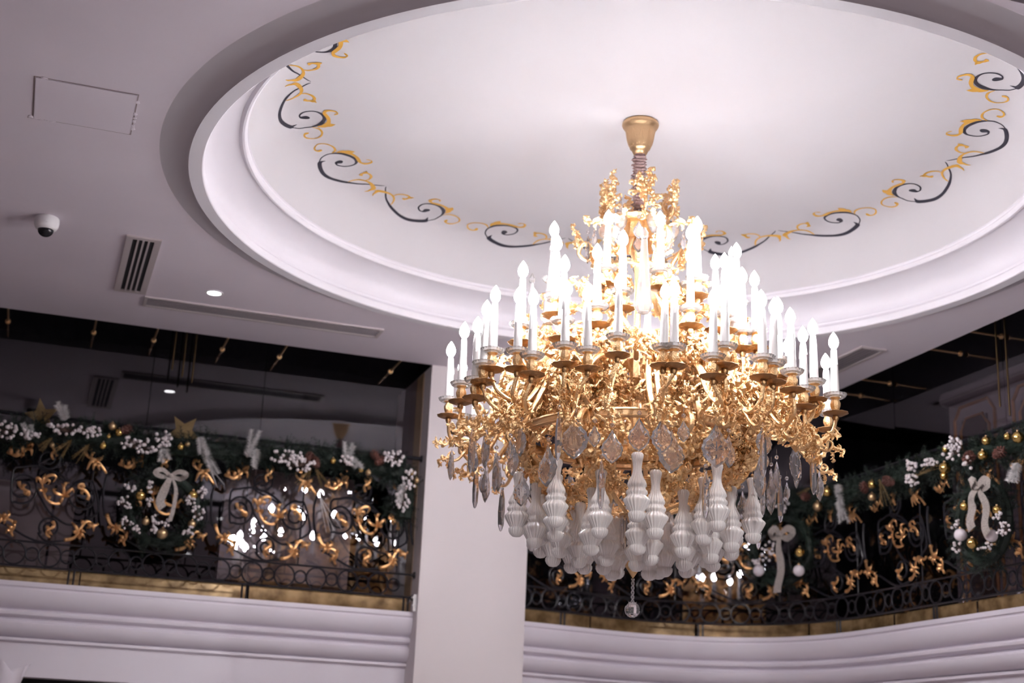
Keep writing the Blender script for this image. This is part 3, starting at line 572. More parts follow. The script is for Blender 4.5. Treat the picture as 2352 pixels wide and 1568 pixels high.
# flocked sprigs
def flocked(px,py,px2,py2,label,n=3,fan=.2,off=.17,m='flock',name='flocked_sprig',cat='sprig',group='white flocked fir sprigs',nl=.042,r_=.0027,dens=90):
    a=at(px,py,off)[0]; b=at(px2,py2,off+.02)[0]; d=b-a; mb=MB(); r=rn
    for i in range(n):
        f=(i-(n-1)/2)/max(n-1,1)*2*fan; dd=d.copy(); dd.rotate(Matrix.Rotation(f,3,'Y')); dd=dd*(1-.25*abs(f))+Vector((0,r.uniform(-.02,.02),0))
        sprig(mb,Vector((0,0,0)),dd,dd.length,dens,nl,r_,r,.45 if nl>.025 else .75)
    o=mb.build(name,m,smooth=False); o.location=a; tag(o,label,cat,group)
for q in ((150,965,140,922,'white flocked sprig standing up right of the fallen gold star'),(70,1010,58,972,'white flocked sprig below the fallen gold star'),(375,1020,382,1058,'short white flocked sprig hanging under the berries below the upright star'),(458,1003,472,1040,'white flocked sprig hanging beside the small gold baubles, upper piece'),(470,1035,490,1085,'white flocked sprig hanging lowest in the middle of the left garland'),
    (568,1050,592,985,'tall white flocked sprig standing up in the middle of the left garland'),(590,1030,582,1072,'white flocked sprig drooping from the middle of the left garland'),(795,1065,806,1012,'white flocked sprig standing up near the pillar end'),(800,1050,828,1070,'white flocked sprig pointing right near the pillar end'),(925,1112,920,1150,'white flocked sprig drooping beside the pillar'),
    (1925,1112,1930,1160,'white flocked sprig hanging in the right garland near the chandelier'),(1925,1150,1945,1195,'white flocked tassel hanging lowest in the right garland'),(2338,1062,2322,1105,'white flocked sprig at the right frame edge'),(1722,1140,1722,1190,'white flocked sprig behind the hanging crystals')):
    flocked(*q)
for q in ((120,1005,90,1030,'glittery gold spray left of the berries in the left garland'),(165,1010,130,1045,'glittery gold spray hanging under the berries, left piece'),(205,1020,172,1055,'glittery gold spray hanging under the berries, right piece'),(715,1075,690,1110,'glittery gold spray hanging left in the middle of the left garland'),(725,1075,748,1118,'glittery gold spray hanging right in the middle of the left garland'),(2100,1095,2145,1062,'glittery gold feather spray in the right garland'),(2020,1100,2035,1165,'glittery gold feather spray by the paired gold baubles'),(1860,1120,1835,1135,'glittery gold feather behind the long crystals')):
    flocked(*q,n=6,fan=.3,m='glitter',name='gold_spray',group='glittery gold sprays',nl=.022,r_=.0016,dens=26)
flocked(735,1140,762,1215,'silvery twig spray hanging down over the left railing',n=4,fan=.25,m='flock',name='silver_spray',group='silvery hanging sprays',nl=.012,r_=.003,dens=40)
flocked(480,1070,505,1112,'thin silvery twig spray hanging in front of the left railing',n=3,fan=.2,m='flock',name='silver_spray',group='silvery hanging sprays',nl=.010,r_=.002,dens=30)
# stars
def star(px,py,R,ang,tilt,label):
    c,n,s=at(px,py,.05); mb=MB(); vs=[]
    for k in range(10):
        a=PI/2+k*PI/5; r=R if k%2==0 else R*.45; vs.append((r*math.cos(a),0,r*math.sin(a)))
    vs+=[(0,-.018,0),(0,.018,0)]
    mb.add(vs,[(k,(k+1)%10,10) for k in range(10)]+[((k+1)%10,k,11) for k in range(10)])
    o=mb.build('glitter_star','glitter',smooth=False); o.location=c; o.rotation_euler=(tilt,ang,0); tag(o,label,'star','gold glitter stars')
star(422,992,.135,math.radians(36),0.2,'upright gold glitter star on top of the left garland')
star(95,957,.135,math.radians(62),.5,'tilted gold glitter star lying in the garland near the left frame edge')
# pine cones and red berries
def cone(px,py,r,label):
    c,n,s=at(px,py,.18); mb=MB(); q=rn; A=Matrix.Rotation(q.uniform(0,6),3,'Z')@Matrix.Rotation(q.uniform(.5,1.4),3,'X')
    mb.tube([A@Vector((0,0,-r)),A@Vector((0,0,0)),A@Vector((0,0,r))],[r*.4,r*.6,r*.15],8)
    for i in range(46):
        z=-.9+1.8*i/46; rr=r*.75*math.sqrt(max(0,1-z*z*.8)); an=i*2.4; e=Vector((math.cos(an),math.sin(an),.35)); p=Vector((rr*.5*math.cos(an),rr*.5*math.sin(an),z*r))
        mb.tube([A@p,A@(p+e*rr*.55),A@(p+e*rr*.75)],[r*.10,r*.17,r*.03],5,.5)
    o=mb.build('pine_cone','cone'); o.location=c; tag(o,label,'pine cone','pine cones in the garlands')
for i,(x,y) in enumerate(((290,986),(710,1050),(725,1062),(862,1045),(872,1058))): cone(x,y,.042,'brown pine cone in the left garland, %s from the left'%NAMES[i])
for i,(x,y) in enumerate(((1850,1140),(1985,1120),(2040,1105),(2225,1050),(2295,1040))): cone(x,y,.045,'brown pine cone in the right garland, %s from the left'%NAMES[i])
# bows
def bow(knot,loops,tails,label,w=.032):
    c,n,s=at(*knot,.26); t=empty('ribbon_bow',tuple(c),label=label,cat='bow',group='glittery ribbon bows on the wreaths')
    def rel(p,o): return at(*p,o)[0]-c
    for (tip,hi,lo) in loops:
        P=catmull([rel(knot,.26),rel(hi,.29),rel(tip,.30),rel(lo,.25),rel(knot,.25)],6); m=len(P)
        mb=MB(); mb.tube(P,[.012]+[w*.62]*(m-2)+[.012],8,.10,None); 
        # flat band: sweep with the band's width across the view
        mb=MB(); vs=[]; 
        for i,p in enumerate(P):
            u=i/(m-1); ww=w*(.35+.65*math.sin(PI*u)**.5); d=(P[min(i+1,m-1)]-P[max(i-1,0)]).normalized(); sd=d.cross(n).normalized()
            vs+=[p-sd*ww+n*.0,p-sd*ww+n*.003,p+sd*ww+n*.003,p+sd*ww]
        mb.add(vs,[(4*i+a,4*i+(a+1)%4,4*i+4+(a+1)%4,4*i+4+a) for i in range(m-1) for a in range(4)]); mb.build('loop','ribbon',t,sharp=60)
    for pts,ww in tails:
        P=catmull([rel(p,.25) for p in pts],6); m=len(P); mb=MB(); vs=[]
        for i,p in enumerate(P):
            u=i/(m-1); k=ww*(.45+.55*min(1,u*2.5)); d=(P[min(i+1,m-1)]-P[max(i-1,0)]).normalized(); sd=d.cross(n).normalized(); q=p+n*.012*math.sin(u*9)
            cut=ww*.5 if i==m-1 else 0
            vs+=[q-sd*k,q-sd*k+n*.003,q+sd*k+n*.003+d*cut,q+sd*k+d*cut]
        mb.add(vs,[(4*i+a,4*i+(a+1)%4,4*i+4+(a+1)%4,4*i+4+a) for i in range(m-1) for a in range(4)]+[(4*m-4,4*m-3,4*m-2,4*m-1)]); mb.build('tail','ribbon',t,sharp=60)
    mb=MB(); mb.ball((0,0,0),.02,12,8,sz=.8); mb.build('knot','ribbon',t)
bow((392,1092),[((357,1085),(372,1078),(372,1094)),((428,1090),(412,1083),(413,1100))],[([(392,1094),(380,1120),(368,1150),(372,1165)],.030),([(394,1094),(404,1125),(400,1160),(390,1196)],.014)],'pale glittery ribbon bow on top of the left wreath',.018)
bow((2243,1120),[((2228,1110),(2236,1102),(2236,1118)),((2270,1110),(2258,1102),(2258,1120))],[([(2243,1124),(2232,1150),(2230,1180),(2234,1212)],.040),([(2250,1124),(2262,1150),(2262,1190),(2270,1224)],.035)],'pale glittery ribbon bow on top of the right wreath',.030)
bow((1792,1228),[((1770,1225),(1780,1214),(1780,1234)),((1822,1222),(1808,1213),(1808,1236))],[([(1792,1232),(1790,1270),(1792,1320),(1787,1358)],.038)],'pale ribbon bow with one long tail on the corner wreath',.030)
# carved white sconce at the lower left corner
t=empty('wall_sconce',(-3.03,3.42,.30),label='white carved leaf-shaped wall sconce cut by the lower left corner',cat='wall sconce')
def petal(an,h,wd,lean,nm='petal'):
    mb=MB(); vs=[]; nu,nv=9,10; A=Matrix.Rotation(an,3,'Z')
    for j in range(nv+1):
        v=j/nv; half=wd*math.sin(PI*min(.12+.88*v,1)*.93)**.7; 
        for k in range(nu+1):
            u=k/nu*2-1; vs.append(A@Vector((.05+lean*v*v+.045*math.cos(u*1.3)*1-.02*u*u*3*.5,u*half,h*(v-.10*u*u*v))))
    n0=len(vs); vs+=[v_+A@Vector((-.006,0,0)) for v_ in vs]
    W=nu+1; fs=[(j*W+k,j*W+k+1,(j+1)*W+k+1,(j+1)*W+k) for j in range(nv) for k in range(nu)]
    mb.add(vs,fs+[tuple(i+n0 for i in f[::-1]) for f in fs]); mb.build(nm,'mould',t,sharp=0)
for k in range(6): petal(k*PI/3+.4,.30-.03*(k%2),.10,.09-.02*(k%2))
mb=MB(); mb.lathe([(.001,-.08),(.03,-.07),(.05,-.03),(.06,.0),(.05,.02),(.001,.02)],seg=24); mb.build('cup','mould',t)
mb=MB(); mb.tube([(0,0,-.06),(0,.08,-.09),(0,.17,-.05),(0,.35,-.02)],.014,8); mb.build('bracket','gold_dark',t)
# ------------------------------------------------------------------ the chandelier
CH=empty('chandelier',(0,0,1.0),label='huge gilded baroque chandelier with lit candle bulbs, crystal drops and frosted glass bottles',cat='chandelier')
CZ=1.0
FRONT=math.atan2(CAM.y,CAM.x)
def cpart(mb,name,m,**k):
    mb.v=[(x,y,z-CZ) for x,y,z in mb.v]; return mb.build(name,m,CH,**k)
def pol(r,a,z): return Vector((r*math.cos(a),r*math.sin(a),z))
# canopy, sleeve, stem
mb=MB(); prof=[(.001,3.598),(.098,3.598),(.103,3.590),(.104,3.580),(.100,3.570),(.092,3.560),(.084,3.545),(.080,3.52),(.077,3.50),(.073,3.478),(.068,3.462),(.060,3.447),(.057,3.442),(.058,3.437),(.050,3.43),(.042,3.415),(.034,3.398),(.001,3.396)]
mb.lathe(prof,seg=60,rib=30,amp=.012)
for k in range(10):
    a=2*PI*k/10
    for sg in (1,-1): mb.tube([pol((.081,.079,.076,.073,.069,.064,.058)[j],a+sg*.03*j*1.2,3.54-.016*j) for j in range(7)],[.003,.004,.004,.004,.004,.003,.002],5)
cpart(mb,'canopy','gold_dark',sharp=0)
mb=MB(); r=random.Random(4); prof=[]; z=3.40; i=0
while z>2.98:
    prof.append(((.036 if i%2 else .024)*r.uniform(.85,1.15),z)); z-=r.uniform(.006,.013); i+=1
mb.lathe(prof,seg=22,rib=5,amp=.13); 
for k in range(26):
    z=3.36-.013*k; a=r.uniform(0,6.28); mb.tube([pol(.03,a,z),pol(.043,a+.5,z+.004),pol(.044,a+1.0,z-.002),pol(.03,a+1.6,z)],[.004,.008,.008,.004],6,.6)
cpart(mb,'fabric_sleeve','fabric')
mb=MB(); mb.lathe([(.001,3.0),(.035,2.99),(.05,2.97),(.03,2.94),(.022,2.9),(.04,2.84),(.045,2.8),(.024,2.74),(.018,2.66),(.018,1.36),(.04,1.35),(.045,1.33),(.03,1.31),(.014,1.28),(.012,1.12),(.018,1.115),(.040,1.08),(.042,1.075),(.016,1.035),(.006,1.02),(.001,1.015)],seg=20); cpart(mb,'centre_stem','gold')
# scroll-leaf ornament from a traced acanthus
def norm_t(nm):
    st=ORN[nm]; P0=st[0][0]; xs=[p for s in st for p in s]; w=max(p[0] for p in xs)-min(p[0] for p in xs); h=max(p[1] for p in xs)-min(p[1] for p in xs); L=max(w,h)
    return [[((a-P0[0])/L,(b-P0[1])/L) for a,b in s] for s in st]
TPL=[norm_t(k) for k in ('spray_r','spray_l','spray_t','leaf_b','curl_l','calyx')]
def leafy(mb,o,ex,ey,ez,size,ti,r=.072,bul=.25,sub=3,seg=6):
    for j,s in enumerate(TPL[ti]):
        n=len(s); P=[]
        for i,(a,b) in enumerate(s):
            P.append(o+(ex*a+ey*b+ez*(bul*math.sin(PI*i/(n-1))*.6+ (.08 if j else 0)))*size)
        P=catmull(P,sub); m=len(P); R=[size*r*((.35+1.05*math.sin(PI*min(1,i/(m-1)*1.02)**.7)) if j else (.6+.35*math.sin(PI*i/(m-1))))*(1+.24*(i%2)) for i in range(m)]
        mb.tube(P,R,seg,.42,ez); mb.ball(P[-1],size*r*.55,6,4)
BPROF=[(1.345,.10),(1.38,.22),(1.44,.36),(1.52,.48),(1.60,.56),(1.68,.61),(1.74,.62),(1.80,.55),(1.90,.50),(2.0,.52),(2.1,.52),(2.2,.44),(2.3,.30),(2.4,.2)]
def bR(z):
    for (a,ra),(b,rb) in zip(BPROF,BPROF[1:]):
        if a<=z<=b: return ra+(rb-ra)*(z-a)/(b-a)
    return .1
def shell_panel(z0,z1,half,n,seed,s0,s1,tpls,jit=.03):
    r=random.Random(seed); mb=MB()
    for i in range(n):
        z=r.uniform(z0,z1); a=r.uniform(-half,half); R=bR(z)+r.uniform(-jit,jit)
        dR=(bR(min(z+.03,z1+.02))-bR(max(z-.03,z0-.02)))/.06
        ez=Vector((1,0,-dR)).normalized(); tx=Vector((0,1,0)); ty=ez.cross(tx)
        A=Matrix.Rotation(a,3,'Z'); ez,tx,ty=A@ez,A@tx,A@ty; th=r.uniform(0,2*PI); sg=r.choice((1,-1))
        ex=tx*math.cos(th)+ty*math.sin(th); ey=(ty*math.cos(th)-tx*math.sin(th))*sg
        leafy(mb,Vector((R*math.cos(a),R*math.sin(a),z)),ex,ey,ez,r.uniform(s0,s1),r.choice(tpls))
    return mb
NP=8
def ringcopy(mb,name,m,n,a0,**k):
    o=cpart(mb,name,m,**k); o.rotation_euler=(0,0,a0)
    for i in range(1,n):
        c=o.copy(); COL.objects.link(c); c.parent=CH; c.rotation_euler=(0,0,a0+2*PI*i/n)
    return o
G0=FRONT+PI/NP
ringcopy(shell_panel(1.42,1.70,.25,46,21,.06,.13,(0,1,2,3,5)),'basket_panel','gold',NP,G0)
ringcopy(shell_panel(1.76,2.2,.22,50,22,.07,.16,(0,1,2,5,3),.07),'scrollwork_panel','gold',NP,G0)
ringcopy(shell_panel(1.86,2.16,.20,28,23,.09,.17,(0,1,5),.24),'scrollwork_panel','gold',NP,G0)
# basket ribs with rolled feet, hoop
mb=MB(); P=[]
for z in [1.34+.4*i/14 for i in range(15)]: P.append(Vector((bR(z)+.012,0,z)))
P+= [Vector((.66,0,1.75)),Vector((.70,0,1.72)),Vector((.71,0,1.68)),Vector((.68,0,1.655)),Vector((.655,0,1.675)),Vector((.665,0,1.70))]
P=catmull(P,2); mb.tube(P,[.012,.016,.02,.024,.022,.018,.016,.014],8,.8)
for z in (1.45,1.55,1.65):
    for sg in (1,-1): leafy(mb,Vector((bR(z)+.02,0,z)),Vector((0,sg,0)),Vector((.3,0,.95)),Vector((.95,0,-.3)),.12,3)
ringcopy(mb,'basket_rib','gold',NP,FRONT+PI/NP)
mb=MB(); mb.lathe([(.600,1.718),(.628,1.716),(.630,1.724),(.624,1.728),(.624,1.752),(.630,1.756),(.628,1.764),(.600,1.766)],seg=96)
cpart(mb,'hoop','gold_dark')
mb=MB(); mb.lathe([(.055,1.335),(.075,1.333),(.078,1.345),(.072,1.355),(.055,1.357)],seg=32); cpart(mb,'small_hoop','gold_dark')
# caryatid-like brackets, heavy and upright
mb=MB(); P=catmull([Vector(p) for p in ((.60,0,1.70),(.62,0,1.76),(.60,0,1.84),(.58,0,1.92),(.62,0,2.0),(.66,0,2.05),(.68,0,2.11),(.64,0,2.14),(.60,0,2.11))],4)
mb.tube(P,[.010,.028,.030,.030,.026,.022,.016,.012],8,.9)
for (z,s) in ((1.8,.10),(1.88,.12),(1.96,.14),(2.05,.12)):
    for sg in (1,-1): leafy(mb,Vector((.61,0,z)),Vector((.2,sg*.8,.2)).normalized(),Vector((.2,0,.97)),Vector((.97,0,-.2)),s,0)
ringcopy(mb,'scroll_bracket','gold_dark',6,FRONT+PI/6)
# upper cage of long C scrolls
mb=MB(); P=catmull([Vector(p) for p in ((.40,0,2.18),(.52,0,2.26),(.50,0,2.38),(.36,0,2.46),(.22,0,2.55),(.17,0,2.68),(.22,0,2.80),(.30,0,2.86),(.33,0,2.80),(.28,0,2.76),(.25,0,2.80))],4)
mb.tube(P,[.020,.022,.020,.018,.016,.018,.016,.012,.010],8,.8)
for (R,z,s,ti) in ((.50,2.30,.16,0),(.44,2.42,.14,2),(.28,2.50,.16,1),(.18,2.66,.13,3),(.22,2.80,.12,5),(.30,2.86,.12,0)):
    for sg in (1,-1): leafy(mb,Vector((R,0,z)),Vector((.25,sg*.6,.7)).normalized(),Vector((.2,sg*.7,-.3)).normalized(),Vector((.95,0,.2)),s,ti)
ringcopy(mb,'upper_scroll','gold',6,FRONT+PI/6)
mb=MB(); mb.lathe([(.10,2.985),(.17,2.990),(.176,2.982),(.172,2.972),(.165,2.965),(.155,2.955),(.12,2.95),(.10,2.955)],seg=48,rib=24,amp=.02); mb.lathe([(.12,2.955),(.125,2.90),(.14,2.86),(.15,2.85)],seg=48,rib=24,amp=.03)
cpart(mb,'crown_ring','gold')
# crown sprays
mb=MB(); r=random.Random(9)
P=catmull([Vector(p) for p in ((.15,0,2.96),(.19,0,3.01),(.20,0,3.08),(.175,0,3.14),(.20,0,3.18))],4); mb.tube(P,[.008,.010,.008,.005],6)
for i in range(13):
    z=3.0+.19*i/13; sg=1 if i%2 else -1
    leafy(mb,Vector((.195,0,z)),Vector((.1,sg*.9,.45)).normalized(),Vector((.1,-sg*.4,.9)).normalized(),Vector((1,0,0)),.062+.02*r.random(),r.choice((0,2,3,4)),.09)
for i in range(10): mb.ball((.19+r.uniform(-.02,.03),r.uniform(-.06,.06),3.0+r.uniform(0,.19)),.010,8,6)
ringcopy(mb,'crown_spray','gold',6,FRONT+.18)

# candles: sleeve (> bulb, glass dish, cup, drip pan)
def candle_proto():
    mb=MB(); r=random.Random(2)
    mb.lathe([(.001,.10),(.022,.10),(.0222,.13),(.0205,.2),(.0185,.27),(.0165,.325),(.0155,.345),(.0135,.352),(.001,.353)],seg=20)
    for a,z0,L in ((.4,.34,.07),(2.0,.345,.11),(3.6,.34,.05),(5.1,.343,.09)):
        mb.tube([pol(.0145,a,z0),pol(.0165,a,z0-L*.5),pol(.018,a,z0-L)],[.0025,.003,.0045],6)
    c=mb.build('candle','wax',CH)
    mb=MB(); H=.094; pr=[]
    for i in range(15):
        u=i/14; pr.append((max(.0262*math.sin(PI*u**.80)**.82*(1.03-.12*u),.0005) if 0<u<1 else (.010 if u==0 else .0006),.352+H*u))
    mb.lathe(pr,seg=20); mb.build('bulb','bulb',c,sharp=0)
    mb=MB(); mb.lathe([(.024,.098),(.040,.094),(.052,.102),(.058,.113),(.059,.117),(.055,.115),(.044,.106),(.026,.106)],seg=36,rib=18,amp=.035); mb.build('glass_dish','dish',c)
    mb=MB(); mb.lathe([(.001,.012),(.012,.012),(.010,.022),(.019,.034),(.025,.052),(.026,.066),(.020,.082),(.017,.088),(.025,.094),(.0255,.103),(.001,.104)],seg=24,rib=8,amp=.05); mb.build('cup','gold',c)
    mb=MB(); mb.lathe([(.001,.004),(.014,.000),(.040,.004),(.058,.012),(.064,.018),(.062,.020),(.040,.013),(.001,.014)],seg=40,rib=10,amp=.045); mb.lathe([(.001,-.03),(.010,-.026),(.016,-.012),(.014,.001)],seg=16); mb.build('drip_pan','pan',c)
    return c
def raydir(px,py): return fw+rt*((px-1176)/3267.)+up*((784-py)/3267.)
def on_ring(px,py,R,far):
    d=raydir(px,py); a=d.x**2+d.y**2; b=2*(CAM.x*d.x+CAM.y*d.y); c=CAM.x**2+CAM.y**2-R*R; D=b*b-4*a*c
    if D<0: t=-b/2/a; p=CAM+d*t; return p
    t=(-b+(D**.5 if far else -D**.5))/2/a; return CAM+d*t
SP=[]
for (x,y,R,far) in ((1039,800,1.02,1),(1067,757,1.0,0),(1066,840,.99,1),(1100,745,1.0,0),(1118,708,1.0,0),(1137,680,.97,0),(1203,622,.85,0),(1195,675,1.0,0),(1228,686,1.0,0),(1274,524,.55,0),(1279,562,.7,0),(1296,610,.85,0),(1303,661,1.0,0),(1355,669,1.0,0),(1376,580,.7,0),(1396,498,.38,0),(1432,547,.55,0),(1422,638,1.0,0),(1485,704,.62,1),(1519,505,.38,0),(1525,662,1.0,0),(1549,662,1.02,0),(1587,534,.5,0),(1602,520,.55,0),(1587,582,.7,0),(1638,687,1.0,0),(1664,664,1.0,0),(1645,596,.58,0),(1665,593,.72,0),(1692,576,.6,0),(1705,636,.74,0),(1736,634,.78,0),(1751,692,1.0,0),(1773,703,1.0,0),(1787,699,.88,0),(1818,723,1.0,0),(1844,763,.98,0),(1868,749,1.0,0),(1809,792,.85,1),(1915,781,1.07,0),(1899,829,1.05,1),(1562,942,1.0,1),(1707,828,.85,1),(1440,910,.85,1)):
    SP.append(on_ring(x,y,R,far))
for (a,R,z) in ((.35,1.0,2.22),(.8,1.0,2.2),(1.15,1.0,2.24),(-.1,1.0,2.2),(-.38,.98,2.25),(.15,.75,2.45),(.6,.75,2.48),(1.0,.75,2.45),(-.3,.75,2.5),(-.7,.75,2.46),(.3,.5,2.72),(-.5,.5,2.75),(.9,.5,2.7)):
    SP.append(pol(R,FRONT+PI+a,z))
proto=candle_proto(); first=True
feet=[]
for p in SP:
    foot=Vector((p.x,p.y,p.z-.40)); feet.append(foot)
    c=proto if first else copy_tree(proto,CH); first=False
    c.location=(foot.x,foot.y,foot.z-CZ); a=math.atan2(p.y,p.x)
    ln=random.uniform(-.02,.035); c.rotation_euler=(-math.sin(a)*ln,math.cos(a)*ln,random.uniform(0,6)); s=random.uniform(.96,1.04); c.scale=(s,s,s)
# branches
for i,ft in enumerate(feet):
    R=math.hypot(ft.x,ft.y); a=math.atan2(ft.y,ft.x); r=random.Random(100+i); mb=MB()
    if R>.8:   K=[(.46,2.0),(.60,2.04),(.72,1.96),(R-.20,1.83 if ft.z<1.95 else 1.93),(R-.09,ft.z-.14),(R-.01,ft.z-.10),(R,ft.z-.02)]
    elif R>.45:K=[(.22,2.28 if ft.z<2.45 else 2.45),(.34,2.24),(R*.75,ft.z-.20),(R*.93,ft.z-.18),(R,ft.z-.10),(R,ft.z-.02)]
    else:      K=[(.10,2.62),(.20,2.52),(R*.85,ft.z-.16),(R,ft.z-.10),(R,ft.z-.02)]
    wob=r.uniform(-.12,.12)/max(R,.3); n=len(K)
    P=catmull([pol(k[0],a+wob*math.sin(PI*j/(n-1)),k[1]) for j,k in enumerate(K)],5)
    mb.tube(P,[.020,.018,.017,.015,.013,.012,.010] if R>.45 else [.014,.012,.010,.009],8,.85)
    er=pol(1,a,0); et=Vector((-er.y,er.x,0)); uz=Vector((0,0,1))
    m=len(P)
    for q,(u,sz) in enumerate(((.2,.17),(.32,.16),(.42,.17),(.52,.16),(.62,.16),(.74,.13),(.86,.10))):
        p=P[int(u*(m-1))]; sg=1 if q%2 else -1; th=r.uniform(-.6,.6)
        ex=(er*math.cos(th)+uz*sg*math.sin(.7+.3*r.random())+et*r.uniform(-.4,.4)).normalized(); ez=(et*(1 if r.random()<.5 else -1)+er*r.uniform(-.3,.3)).normalized(); ey=ez.cross(ex).normalized(); ez=ex.cross(ey)
        leafy(mb,p,ex,ey,ez,sz*r.uniform(.55,1.0)*(1 if R>.45 else .7),r.choice((0,1,2,3)))
    if R>.9:
        # hanging scroll under the branch end
        b=P[int(.62*(m-1))]; Q=catmull([b,b+er*.04-uz*.05,b+er*.08-uz*.10,b+er*.12-uz*.11,b+er*.14-uz*.08,b+er*.12-uz*.06,b+er*.105-uz*.075],4); mb.tube(Q,[.012,.011,.009,.007,.005],7,.8)
        leafy(mb,Q[12],et,-uz,er,.07,0); leafy(mb,Q[18],er,uz,et,.08,1)
        leafy(mb,Q[6],er,-uz,et,.09,3,.08)
    cpart(mb,'branch','gold')

# crystals
def pear(h,w,t,lobes=9):
    """flat scalloped pear-shaped drop hanging from the origin, faces along +x"""
    mb=MB(); N=36; out=[]
    for k in range(N):
        a=2*PI*k/N; c=math.cos(a); s=math.sin(a)   # a=0 top
        zz=-h*(1-c)/2; u=(1-c)/2
        ww=w*(math.sin(PI*u**1.35)**.9 if 0<u<1 else 0)*(.80+.20*(1 if u>.35 else u/.35))
        if .22<u<.34: ww*=.86
        sc=1+(.05*math.cos(lobes*2*a) if u>.38 else 0)
        out.append(((1 if s>=0 else -1)*ww*sc,zz*(1+.0*sc)))
    cen=(0,-h*.62)
    def ringp(f,x): return [(x,cen[0]+(p[0]-cen[0])*f,cen[1]+(p[1]-cen[1])*f) for p in out]
    R=[ringp(.52,t),ringp(.80,t*.62),ringp(1.,0),ringp(.80,-t*.62),ringp(.52,-t)]
    vs=[p for q in R for p in q]+[(t*1.1,*cen),(-t*1.1,*cen)]
    fs=[(i*N+k,i*N+(k+1)%N,(i+1)*N+(k+1)%N,(i+1)*N+k) for i in range(4) for k in range(N)]
    fs+=[(N*5,(k+1)%N,k) for k in range(N)]+[(N*5+1,4*N+k,4*N+(k+1)%N) for k in range(N)]
    mb.add(vs,fs); return mb
def icicle(h,w):
    mb=MB(); prof=[(.0008,0),(w*.5,-h*.04),(w*.35,-h*.07),(w*.8,-h*.25),(w,-h*.55),(w*.85,-h*.85),(w*.4,-h*.97),(.0005,-h)]
    mb.lathe(prof,seg=8); return mb
srcs={}
def crystal(kind,r,a,z,rot=0.):
    if kind not in srcs:
        mb={'large':lambda:pear(.22,.073,.015),'medium':lambda:pear(.17,.052,.012),'small':lambda:pear(.11,.030,.010,7),'icicle':lambda:icicle(.24,.018)}[kind]()
        o=mb.build('crystal_drop','crystal',CH,smooth=False); srcs[kind]=o
        b=MB(); b.ball((0,0,.018),.011,8,6); b.tube([(0,0,.03),(0,0,.06)],.0015,4); b.build('bead','crystal',o,smooth=False)
    else: o=copy_tree(srcs[kind],CH)
    p=pol(r,a,z-CZ); o.location=p; o.rotation_euler=(0,0,a+rot)
r=random.Random(31)
for k in range(16): crystal('large' if k%2 else 'medium',.85,FRONT+.06+k*PI/8+r.uniform(-.04,.04),1.68+r.uniform(-.03,.05),r.uniform(-.25,.25))
for k in range(16): crystal('medium' if k%2 else 'large',.74,FRONT+.22+k*PI/8+r.uniform(-.05,.05),1.62+r.uniform(-.05,.03),r.uniform(-.3,.3))
for k in range(12): crystal('icicle' if k%3 else 'medium',.97,FRONT+.10+k*PI/6+r.uniform(-.05,.05),1.65+r.uniform(-.04,.04),r.uniform(-.3,.3))
for k in range(12): crystal('small',.86,FRONT+.3+k*PI/6+r.uniform(-.05,.05),1.62+r.uniform(-.05,.05),r.uniform(-.4,.4))
for k in range(12): crystal('medium' if k%2 else 'small',.28,FRONT+k*PI/6,2.90+r.uniform(-.02,.02),0)
for k in range(8): crystal('small',.13,FRONT+k*PI/4,2.87,0)
for k in range(9): crystal('medium' if k%2 else 'icicle',.70,FRONT+.5+k*2*PI/9+r.uniform(-.06,.06),1.47+r.uniform(-.03,.03),r.uniform(-.5,.5))
# glass pear finials on the crown and tall spires between the candles
mb=MB(); mb.lathe([(.001,2.86),(.010,2.865),(.018,2.88),(.034,2.91),(.042,2.94),(.036,2.965),(.018,2.985),(.012,3.01),(.016,3.02),(.014,3.03),(.006,3.05),(.010,3.06),(.001,3.072)],c=(.185,0,0),seg=16); ringcopy(mb,'glass_finial','dish',6,FRONT+.45)
mb=MB(); mb.lathe([(.001,2.26),(.030,2.26),(.046,2.29),(.040,2.33),(.030,2.44),(.020,2.58),(.014,2.66),(.020,2.67),(.018,2.69),(.001,2.72)],c=(.60,0,0),seg=8); ringcopy(mb,'glass_spire','dish',7,FRONT+PI/7+.5,sharp=10)
# frosted bottles
def bottle():
    mb=MB(); pf=[(.0005,0),(.022,-.004),(.029,-.014),(.029,-.024),(.024,-.045),(.0205,-.075),(.022,-.10),(.028,-.122),(.039,-.142),(.045,-.158),(.046,-.168),(.041,-.174),(.041,-.184),(.050,-.194),(.051,-.204),(.044,-.211),(.045,-.218),(.060,-.232),(.063,-.240),(.058,-.252),(.044,-.276),(.035,-.292),(.034,-.296),(.040,-.301),(.040,-.315),(.033,-.330),(.020,-.342),(.0005,-.346)]
    mb.lathe(pf,seg=120,rib=20,amp=.045); o=mb.build('glass_bottle','milk',CH,sharp=0)
    b=MB(); b.ball((0,0,.008),.010,8,6); b.tube([(0,0,.012),(0,0,.05)],.002,4); b.build('hook','gold_dark',o)
    return o
bp=None
for (n,R,zt,a0) in ((9,.615,1.535,.02),(12,.52,1.475,.2),(11,.42,1.415,.05),(8,.29,1.385,.3),(5,.165,1.365,.1)):
    for k in range(n):
        o=bottle() if bp is None else copy_tree(bp,CH); bp=bp or o
        p=pol(R,FRONT+a0+2*PI*k/n,zt-CZ+r.uniform(-.008,.008)); o.location=p; o.rotation_euler=(0,0,r.uniform(0,6))
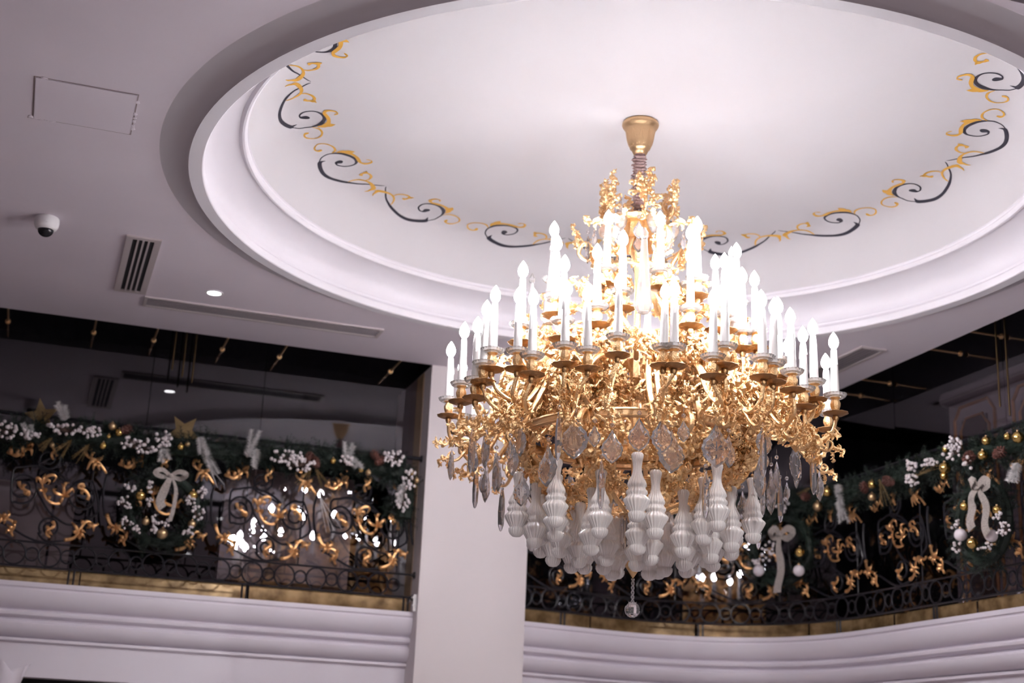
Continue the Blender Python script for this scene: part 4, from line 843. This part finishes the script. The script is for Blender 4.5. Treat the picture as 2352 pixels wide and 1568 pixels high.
# prisms under the small hoop, bead string, ball
for k in range(12):
    mb=MB(); a=2*PI*k/12; mb.tube([pol(.066,a,1.33),pol(.066,a,1.30),pol(.064,a,1.20),pol(.064,a,1.17)],[.003,.006,.008,.001],6); cpart(mb,'prism','crystal',smooth=False)
mb=MB()
for k in range(22):
    for sg in (0,PI): a=k*.7+sg; mb.ball((.006*math.cos(a),.006*math.sin(a),1.008-.0052*k),.0046,6,4)
cpart(mb,'bead_string','crystal',smooth=False)
mb=MB()
for k in range(8): a=k*PI/4; mb.tube([pol(.003,a,.893),pol(.018,a,.886),pol(.023,a,.893)],[.003,.004,.001],5)
cpart(mb,'bead_collar','crystal',smooth=False)
mb=MB(); mb.ball((0,0,.852),.040,14,9); cpart(mb,'crystal_ball','crystal',smooth=False)
# inner glow of the candle ring is carried by the bulbs themselves; the added fill spots below also reach the shell
# ------------------------------------------------------------------ light and view
w=bpy.data.worlds.new('world'); bpy.context.scene.world=w; w.use_nodes=True
w.node_tree.nodes['Background'].inputs[0].default_value=(.5,.45,.5,1); w.node_tree.nodes['Background'].inputs[1].default_value=.02
# unseen fill spots added over the lobby, two at the mirrored downlights: they light its floor and walls and fill the hall from below
for ux in (-5.2,-2.9,-.72,1.6,3.4):
    for vy in (-3.85,-5.6,-7.4,-9.4):
        l=bpy.data.lights.new('lobby_fill','SPOT'); l.energy=32.; l.spot_size=math.radians(150); l.spot_blend=.6; l.shadow_soft_size=.045; l.color=(1,.97,.96)
        o=bpy.data.objects.new('lobby_fill',l); COL.objects.link(o); o.location=(ux,vy,ZS-.02)
for ux in (-3.6,-.4,2.6):      # three unseen fill spots added in the lobby, turned down towards the chandelier and the balcony
    l=bpy.data.lights.new('front_fill_spot','SPOT'); l.energy=300.; l.spot_size=math.radians(56); l.spot_blend=.9; l.shadow_soft_size=.05; l.color=(1,.97,.97)
    o=bpy.data.objects.new('front_fill_spot',l); COL.objects.link(o); o.location=(ux,-5.0,ZS-.06); o.rotation_euler=(math.radians(61),0,math.atan2(ux*.6,5.6))
for o in bpy.data.objects:
    if o.parent is None: o.location.z+=Z0
vs=bpy.context.scene.view_settings; vs.view_transform='Standard'; vs.look='None'; vs.gamma=1; vs.exposure=0.0; vs.use_curve_mapping=False
